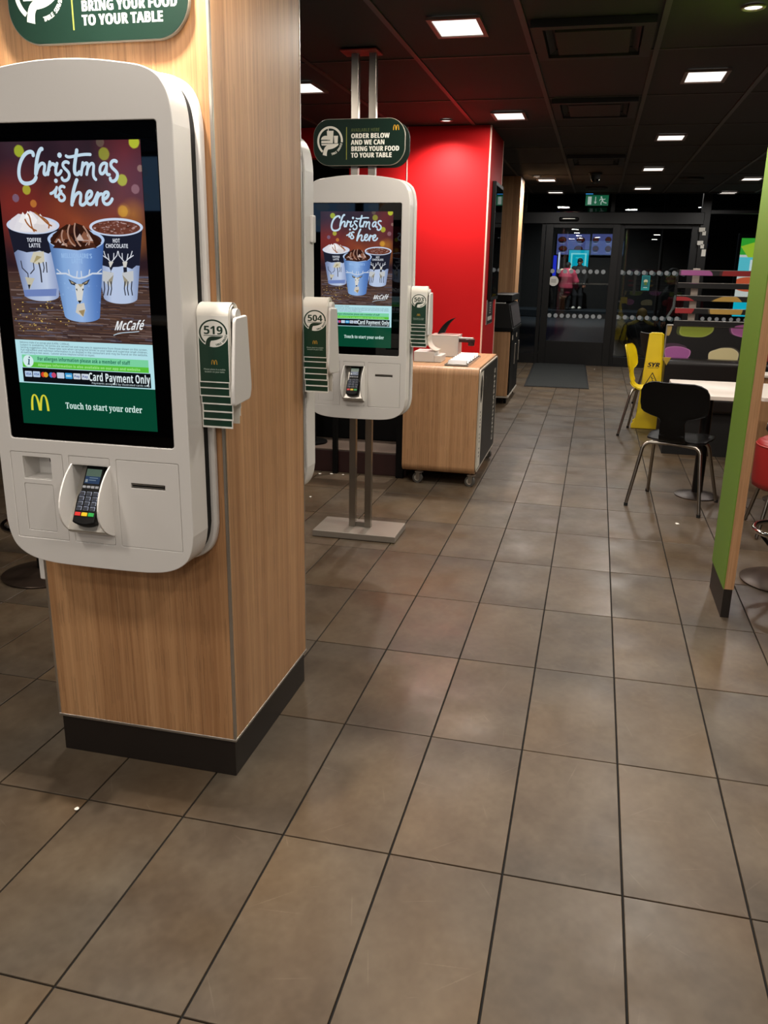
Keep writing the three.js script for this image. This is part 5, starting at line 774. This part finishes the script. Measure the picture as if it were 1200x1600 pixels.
{
  const bx = 0.444, W = 1.5;
  const b = thing('booth_bench', 'dark leather booth bench with black spotted back panel behind the white table', 'bench', [bx, 0, -6.1]);
  const bt = dotTex(W, 0.30, [[0.24, 0.300, 0.135, 0.09, ['#8fa034', '#a0ae4c'], '#4c5426', -0.03, 0.0], [0.66, 0.3, 0.13, 0.075, ['#b465a6', '#c27eb4'], '#5a3452', -0.02, 0], [0.105, 0.06, 0.105, 0.062, ['#ac60a2', '#c884bc'], '#4a3246', -0.03, 0.03], [0.50, 0.045, 0.12, 0.075, ['#e4d6a2', '#e8dcb0'], '#4b463c', 0.012, 0.012], [0.01, 0.28, 0.028, 0.06, ['#b59a5a', '#b59a5a'], '#5a4a2a', 0, 0], [0.95, 0.06, 0.11, 0.06, ['#9c2a2a', '#ae4040'], '#4a2020', 0.02, 0.02], [1.1, 0.28, 0.12, 0.08, ['#7f8f2e', '#8f9c40'], '#4c5426', -0.02, 0]]);
  mesh('spotted_panel', faceUV(moved(box(W, 0.30, 0.03), W / 2, 0.885, -0.015), 0, 0.735, W, 1.035), std(0xffffff, 0.5, { map: bt }), b);
  mesh('top_trim', box(W + 0.006, 0.012, 0.038, 0.003), M.alu, b, [W / 2, 1.041, -0.015]); mesh('end_trim', box(0.008, 0.31, 0.036), M.alu, b, [-0.003, 0.885, -0.015]);
  const bolster = roundRect(0.012, 0.47, 0.19, 0.765, 0.05); mesh('back_cushion', extrude(bolster, W, 0.006, 6).rotateY(-Math.PI / 2).translate(W, 0, 0), M.leather, b, [0, 0, 0]);
  mesh('seat_cushion', box(W, 0.14, 0.52, 0.035), M.leather, b, [W / 2, 0.43, 0.33]); mesh('plinth', box(W - 0.04, 0.36, 0.5), M.blackMat, b, [W / 2, 0.18, 0.3]); mesh('back_board', box(W, 0.74, 0.026), M.brownSeat, b, [W / 2, 0.37, -0.014]);
  const flap = shapeOf([[0, 0], [0.075, 0], [0.04, -0.07]]); mesh('end_tab', extrude(flap, 0.01, 0.002), std(0xb89a3a, 0.5), b, [-0.03, 0.78, 0.20]);
  // slatted screen standing on the bench back
  const sc = thing('slatted_screen', 'black slatted screen painted with coloured spots above the booth bench', 'screen', [bx + 0.05, 0, -6.1]);
  mesh('post', box(0.058, 0.56, 0.02, 0.003), std(0xa89c92, 0.5), sc, [0.145, 1.245, -0.042]); mesh('post', box(0.058, 0.56, 0.02, 0.003), std(0xa89c92, 0.5), sc, [1.05, 1.245, -0.042]);
  const spots = [[0.135, 0.42, 0.125, 0.062, ['#a0568e', '#a0568e'], '#4e3448', -0.06, 0], [0.53, 0.43, 0.17, 0.07, ['#8e1c1e', '#8e1c1e'], '#3c1416', -0.03, 0], [0.03, 0.15, 0.12, 0.09, ['#a0282c', '#a0282c'], '#4a1a1c', 0, 0], [0.42, 0.16, 0.13, 0.085, ['#c09a4a', '#c09a4a'], '#4e4430', -0.02, 0], [0.6, -0.02, 0.09, 0.04, ['#a0568e', '#a0568e'], '#4e3448', 0, 0], [0.9, 0.3, 0.12, 0.1, ['#7f8f2e', '#7f8f2e'], '#3c4420', 0, 0], [1.2, 0.12, 0.12, 0.09, ['#a0568e', '#a0568e'], '#4e3448', 0, 0]];
  const scT = dotTex(1.42, 0.47, spots), sm = std(0xffffff, 0.45, { map: scT });
  for (let i = 0; i < 5; i++) { const y = 1.487 - i * 0.1065; const sl = mesh('slat', faceUV(moved(box(1.42, 0.044, 0.024, 0.003), 0.71, y, 0), 0, 1.045, 1.42, 1.515), sm, sc); mesh('lit_slat_edge', box(1.42, 0.003, 0.024), M.alu, sl, [0.71, y + 0.0235, 0]); }  // bright strip stands in for light along each slat top
}
function shellChair(name, label, mat, pos, turn, edge) {
  const c = thing(name, label, 'chair', pos, turn);
  // side profile: front edge of seat -> rear of seat -> up the back; forward is -z
  const prof = new THREE.CatmullRomCurve3([[0, 0.445, -0.215], [0, 0.452, -0.15], [0, 0.446, 0], [0, 0.437, 0.10], [0, 0.455, 0.168], [0, 0.53, 0.205], [0, 0.66, 0.228], [0, 0.76, 0.25], [0, 0.835, 0.275]].map(V3), false, 'centripetal');
  const wd = (s) => { const K = [[0, 0.10], [0.02, 0.15], [0.07, 0.19], [0.2, 0.205], [0.36, 0.19], [0.41, 0.15], [0.455, 0.095], [0.50, 0.082], [0.665, 0.077], [0.695, 0.09], [0.712, 0.14], [0.732, 0.19], [0.76, 0.209], [0.82, 0.215], [0.91, 0.212], [0.955, 0.198], [0.985, 0.168], [1, 0.12]]; let i = 1; while (i < K.length - 1 && K[i][0] < s) i++; const [a, p] = K[i - 1], [b, q] = K[i]; let t = Math.min(1, Math.max(0, (s - a) / (b - a))); t = t * t * (3 - 2 * t); return p + (q - p) * t; };
  const N = 90, C = 14, th = 0.011, pos3 = [], idx = [];
  for (const side of [1, -1]) for (let i = 0; i <= N; i++) { const s = i / N, p = prof.getPointAt(s), t = prof.getTangentAt(s), n = new THREE.Vector3(0, -t.z, t.y).multiplyScalar(-1).normalize(); for (let k = 0; k <= C; k++) { const u = (k / C) * 2 - 1, w = wd(s), bend = s > 0.55 ? -0.03 * u * u * (w / 0.21) : 0.006 * u * u; const q = p.clone().addScaledVector(n, side * th / 2); pos3.push(u * w, q.y + (s > 0.55 ? 0 : bend), q.z + (s > 0.55 ? bend : 0)); } }
  const row = C + 1, off = (N + 1) * row;
  for (let i = 0; i < N; i++) for (let k = 0; k < C; k++) { const a = i * row + k; idx.push(a, a + 1, a + row, a + 1, a + row + 1, a + row); const b = off + a; idx.push(b, b + row, b + 1, b + 1, b + row, b + row + 1); }
  const rim = (a, b) => idx.push(a, a + off, b, b, a + off, b + off);
  for (let i = 0; i < N; i++) { rim(i * row, (i + 1) * row); rim((i + 1) * row + C, i * row + C); } for (let k = 0; k < C; k++) { rim(k + 1, k); rim(N * row + k, N * row + k + 1); }
  const g = new THREE.BufferGeometry(); g.setAttribute('position', new THREE.Float32BufferAttribute(pos3, 3)); g.setAttribute('uv', new THREE.Float32BufferAttribute(pos3.filter((_, i) => i % 3 < 2), 2)); g.setIndex(idx); g.computeVertexNormals();
  mesh('shell', g, mat, c);
  const r = 0.0115;
  for (const s of [-1, 1]) { mesh('leg', bent([[s * 0.04, 0.428, 0.13], [s * 0.18, 0.425, 0.155], [s * 0.236, 0.008, 0.232]], r, 0.05), M.steel, c); mesh('leg', bent([[s * 0.04, 0.430, -0.04], [s * 0.175, 0.428, -0.06], [s * 0.232, 0.008, -0.225]], r, 0.05), M.steel, c); for (const z of [0.232, -0.225]) mesh('foot_cap', cyl(0.013, 0.02, 14), M.rubber, c, [s * 0.235, 0.01, z]); }
  mesh('mounting_plate', box(0.16, 0.014, 0.22, 0.005), M.steel, c, [0, 0.426, 0.03]);
  return c;
}
shellChair('dining_chair', 'black moulded chair with T-shaped back and grey tube legs, nearest at the white table', M.black, [0.418, 0, -3.887], -0.357);
shellChair('dining_chair', 'bright yellow moulded chair left of the yellow caution sign', M.yellow, [0.395, 0, -6.42], -Math.PI / 2 - 0.227);
shellChair('dining_chair', 'dark brown moulded chair half hidden behind the yellow caution sign', M.brownSeat, [0.62, 0, -8.2], -Math.PI / 2 + 0.3);
{
  const s = thing('caution_sign', 'tall yellow caution floor sign with flared foot and warning triangle, left of the bench', 'caution sign', [0.405, 0, -6.72]);
  const out = (o) => { const p = new THREE.Shape(); p.moveTo(-0.155 + o, o); p.lineTo(0.155 - o, o); p.lineTo(0.155 - o, 0.045); p.bezierCurveTo(0.115 - o, 0.07, 0.118 - o, 0.12, 0.11 - o, 0.18); p.lineTo(0.062 - o, 0.915 - o); p.quadraticCurveTo(0.062 - o, 0.925 - o, 0.052 - o, 0.925 - o); p.lineTo(-0.052 + o, 0.925 - o); p.quadraticCurveTo(-0.062 + o, 0.925 - o, -0.062 + o, 0.915 - o); p.lineTo(-0.11 + o, 0.18); p.bezierCurveTo(-0.118 + o, 0.12, -0.115 + o, 0.07, -0.155 + o, 0.045); p.closePath(); return p; };
  const a = out(0); a.holes.push(new THREE.Path().absarc(0.018, 0.868, 0.009, 0, 6.2832));
  const lean = 0.12, front = mesh('front_board', extrude(a, 0.022, 0.005, 8), M.yellow, s, [0, 0.0, 0.0], [-lean, 0, 0]);
  mesh('rear_board', extrude(out(0.003), 0.02, 0.005, 8), M.yellow, s, [0.02, 0, -0.235], [lean, 0, 0]);
  mesh('hinge', box(0.11, 0.03, 0.05, 0.008), M.yellow, s, [0.01, 0.91, -0.112]);
  const t = canvasTex(256, 512, (g, w, h) => { g.clearRect(0, 0, w, h); g.fillStyle = '#f2cd0a'; g.fillRect(0, 0, w, h); g.fillStyle = '#15120a'; g.save(); g.translate(128, 96); g.transform(1, 0, -0.25, 1, 0, 0); for (const q of [-4, 0, 4]) fitText(g, 'SYR', q, 0, 205, 'bold 96px sans-serif', '#15120a', 'center'); g.restore(); fitText(g, 'CLEANING SYSTEMS', 128, 118, 190, 'bold 18px sans-serif', '#15120a', 'center'); g.strokeStyle = '#15120a'; g.lineWidth = 14; g.lineJoin = 'round'; g.beginPath(); g.moveTo(128, 190); g.lineTo(232, 366); g.lineTo(24, 366); g.closePath(); g.stroke(); g.lineWidth = 10; g.beginPath(); g.arc(118, 262, 8, 0, 7); g.moveTo(122, 276); g.lineTo(140, 310); g.lineTo(120, 345); g.moveTo(140, 310); g.lineTo(165, 338); g.moveTo(126, 284); g.lineTo(156, 276); g.stroke(); g.beginPath(); g.moveTo(80, 350); g.lineTo(180, 350); g.stroke(); fitText(g, 'CAUTION', 128, 430, 190, 'bold 52px sans-serif', '#15120a', 'center'); fitText(g, 'WET FLOOR', 128, 482, 190, 'bold 44px sans-serif', '#15120a', 'center'); });
  mesh('print', faceUV(box(0.138, 0.31, 0.001), -0.069, -0.155, 0.069, 0.155), std(0xffffff, 0.4, { map: t }), front, [0.002, 0.505, 0.0226]);
}
{
  const tableAt = (x0, x1, z0, z1, label, g) => { const t = thing('dining_table', label, 'table', [(x0 + x1) / 2, 0, (z0 + z1) / 2]); mesh('table_top', extrude(roundRect(x0 - x1, z0 - z1, 0, 0, 0.02), 0.026, 0.003).rotateX(Math.PI / 2).translate((x1 - x0) / 2, 0, (z1 - z0) / 2), M.tableTop, t, [0, 0.75, 0]); mesh('column', cyl(0.036, 0.70, 24), M.frame, t, [0, 0.365, 0]); mesh('base_disc', lathed([[0, 0], [0.145, 0], [0.148, 0.008], [0.10, 0.016], [0.04, 0.03], [0, 0.03]], 36), std(0x3a302a, 0.35, { metalness: 0.7 }), t, [0, 0, 0]); mesh('top_bracket', box(0.3, 0.012, 0.3), M.frame, t, [0, 0.717, 0]); return t; };
  tableAt(0.375, 0.835, -4.56, -3.76, 'white topped pedestal table left of the green post, in front of the booth bench'); tableAt(0.875, 1.5, -4.56, -3.81, 'white topped table at the right edge, right of the green post');
  const bx = thing('low_divider', 'low oak box with white top at the right edge behind the second table', 'divider', [1.5, 0, -5.1]); mesh('body', planar(moved(box(0.80, 0.74, 0.18), 0, 0.37, 0), 1, 2.6), M.oak2, bx); mesh('white_top', box(0.84, 0.02, 0.24, 0.004), M.tableTop, bx, [0, 0.752, 0]);
  const rb = thing('red_backrest', 'red upholstered seat back at the far right edge behind the divider', 'seat', [1.75, 0, -6.35]); mesh('cushion', box(0.76, 0.42, 0.1, 0.03), M.redSeat, rb, [0, 0.72, 0]); mesh('frame', box(0.74, 0.52, 0.06), M.dark, rb, [0, 0.26, -0.02]);
  const st = thing('low_stool', 'red upholstered drum stool on metal legs behind the green post', 'stool', [1.03, 0, -3.42]);
  mesh('drum', lathed([[0, 0.27], [0.17, 0.27], [0.195, 0.285], [0.2, 0.32], [0.2, 0.52], [0.192, 0.548], [0.165, 0.565], [0, 0.57]].map(([a, b]) => [a * 1.12, b]), 48), M.redSeat, st); mesh('piping', new THREE.TorusGeometry(0.221, 0.005, 8, 48).rotateX(Math.PI / 2), std(0x9c2a24, 0.4), st, [0, 0.53, 0]);
  for (const [x, z] of [[-0.19, -0.2], [0.19, -0.2], [0.19, 0.2], [-0.19, 0.2]]) mesh('leg', bent([[x * 0.7, 0.29, z * 0.7], [x * 0.76, 0.24, z * 0.76], [x * 1.0, 0.006, z * 1.0]], 0.0115, 0.02), M.steel, st);
  const barStool = (label, pos) => { const b = thing('bar_stool', label, 'stool', pos); mesh('base_disc', lathed([[0, 0], [0.195, 0], [0.2, 0.01], [0.14, 0.022], [0.05, 0.04], [0, 0.04]], 44), std(0x4e4138, 0.35, { metalness: 0.7 }), b); mesh('column', cyl(0.03, 0.74, 24), M.frame, b, [0, 0.39, 0]); mesh('foot_ring', new THREE.TorusGeometry(0.165, 0.012, 12, 56).rotateX(Math.PI / 2), M.chrome, b, [0, 0.27, 0]); for (let i = 0; i < 3; i++) { const a = 0.6 + i * 2.094; mesh('ring_strut', bent([[Math.cos(a) * 0.028, 0.14, Math.sin(a) * 0.028], [Math.cos(a) * 0.1, 0.2, Math.sin(a) * 0.1], [Math.cos(a) * 0.16, 0.265, Math.sin(a) * 0.16]], 0.009, 0.02), M.frame, b); } mesh('seat', lathed([[0, 0.75], [0.16, 0.75], [0.175, 0.77], [0.17, 0.81], [0, 0.82]], 40), M.leather, b); return b; };
  barStool('bar stool at the right edge with round base and chrome foot ring', [0.842, 0, -2.50]); barStool('bar stool with round dark base half hidden at left behind the nearest kiosk', [-2.74, 0, -1.56]);
  const p = structure('trim_1');                                          // green and oak divider post
  mesh('oak_core', planar(moved(box(0.036, H - 0.137, 0.396), 0.4955, (H + 0.137) / 2, -2.132), 0.4, 2.6, 0.2, 0), M.oak2, p); mesh('green_face', box(0.004, H - 0.137, 0.398), M.green, p, [0.4755, (H + 0.137) / 2, -2.132]); mesh('right_face', box(0.004, H - 0.137, 0.398), M.oak2, p, [0.5155, (H + 0.137) / 2, -2.132]); mesh('plinth', box(0.036, 0.137, 0.39), M.skirting, p, [0.4955, 0.0685, -2.132]);
}
// scraps of paper on the floor
[[-2.16, -3.97, 'beside the dark step left of the kiosk poles'], [-2.085, -3.96, 'largest, by the black table leg'], [-2.0, -3.98, 'flat piece touching the black table leg'], [-1.91, -3.98, 'smallest, right of the black table leg'], [-1.943, -3.32, 'alone on the tiles left of the kiosk base plate'], [0.414, -3.40, 'under the black chair'], [-1.505, 0.05, 'near the front corner of the pillar'], [-0.12, -11.75, 'on the tiles right of the door mat']].forEach(([x, z, l], i) => {
  const g = new THREE.IcosahedronGeometry(0.0065 + 0.002 * (i % 3), 1), p = g.attributes.position; for (let k = 0; k < p.count; k++) { const n = 0.75 + 0.5 * hash(Math.round(p.getX(k) * 9e3) + i, Math.round(p.getZ(k) * 9e3) + Math.round(p.getY(k) * 9e3)); p.setXYZ(k, p.getX(k) * n * (i % 2 ? 1.5 : 1), Math.max(-0.003, p.getY(k) * n * 0.4), p.getZ(k) * n); } g.computeVertexNormals();
  tag(mesh('paper_scrap', g, M.paper, null, [x, 0.0035, z], [0, i, 0]), `white paper scrap on the floor, ${l}`, 'litter', 'paper scraps');
});
renderer.render(scene, camera);
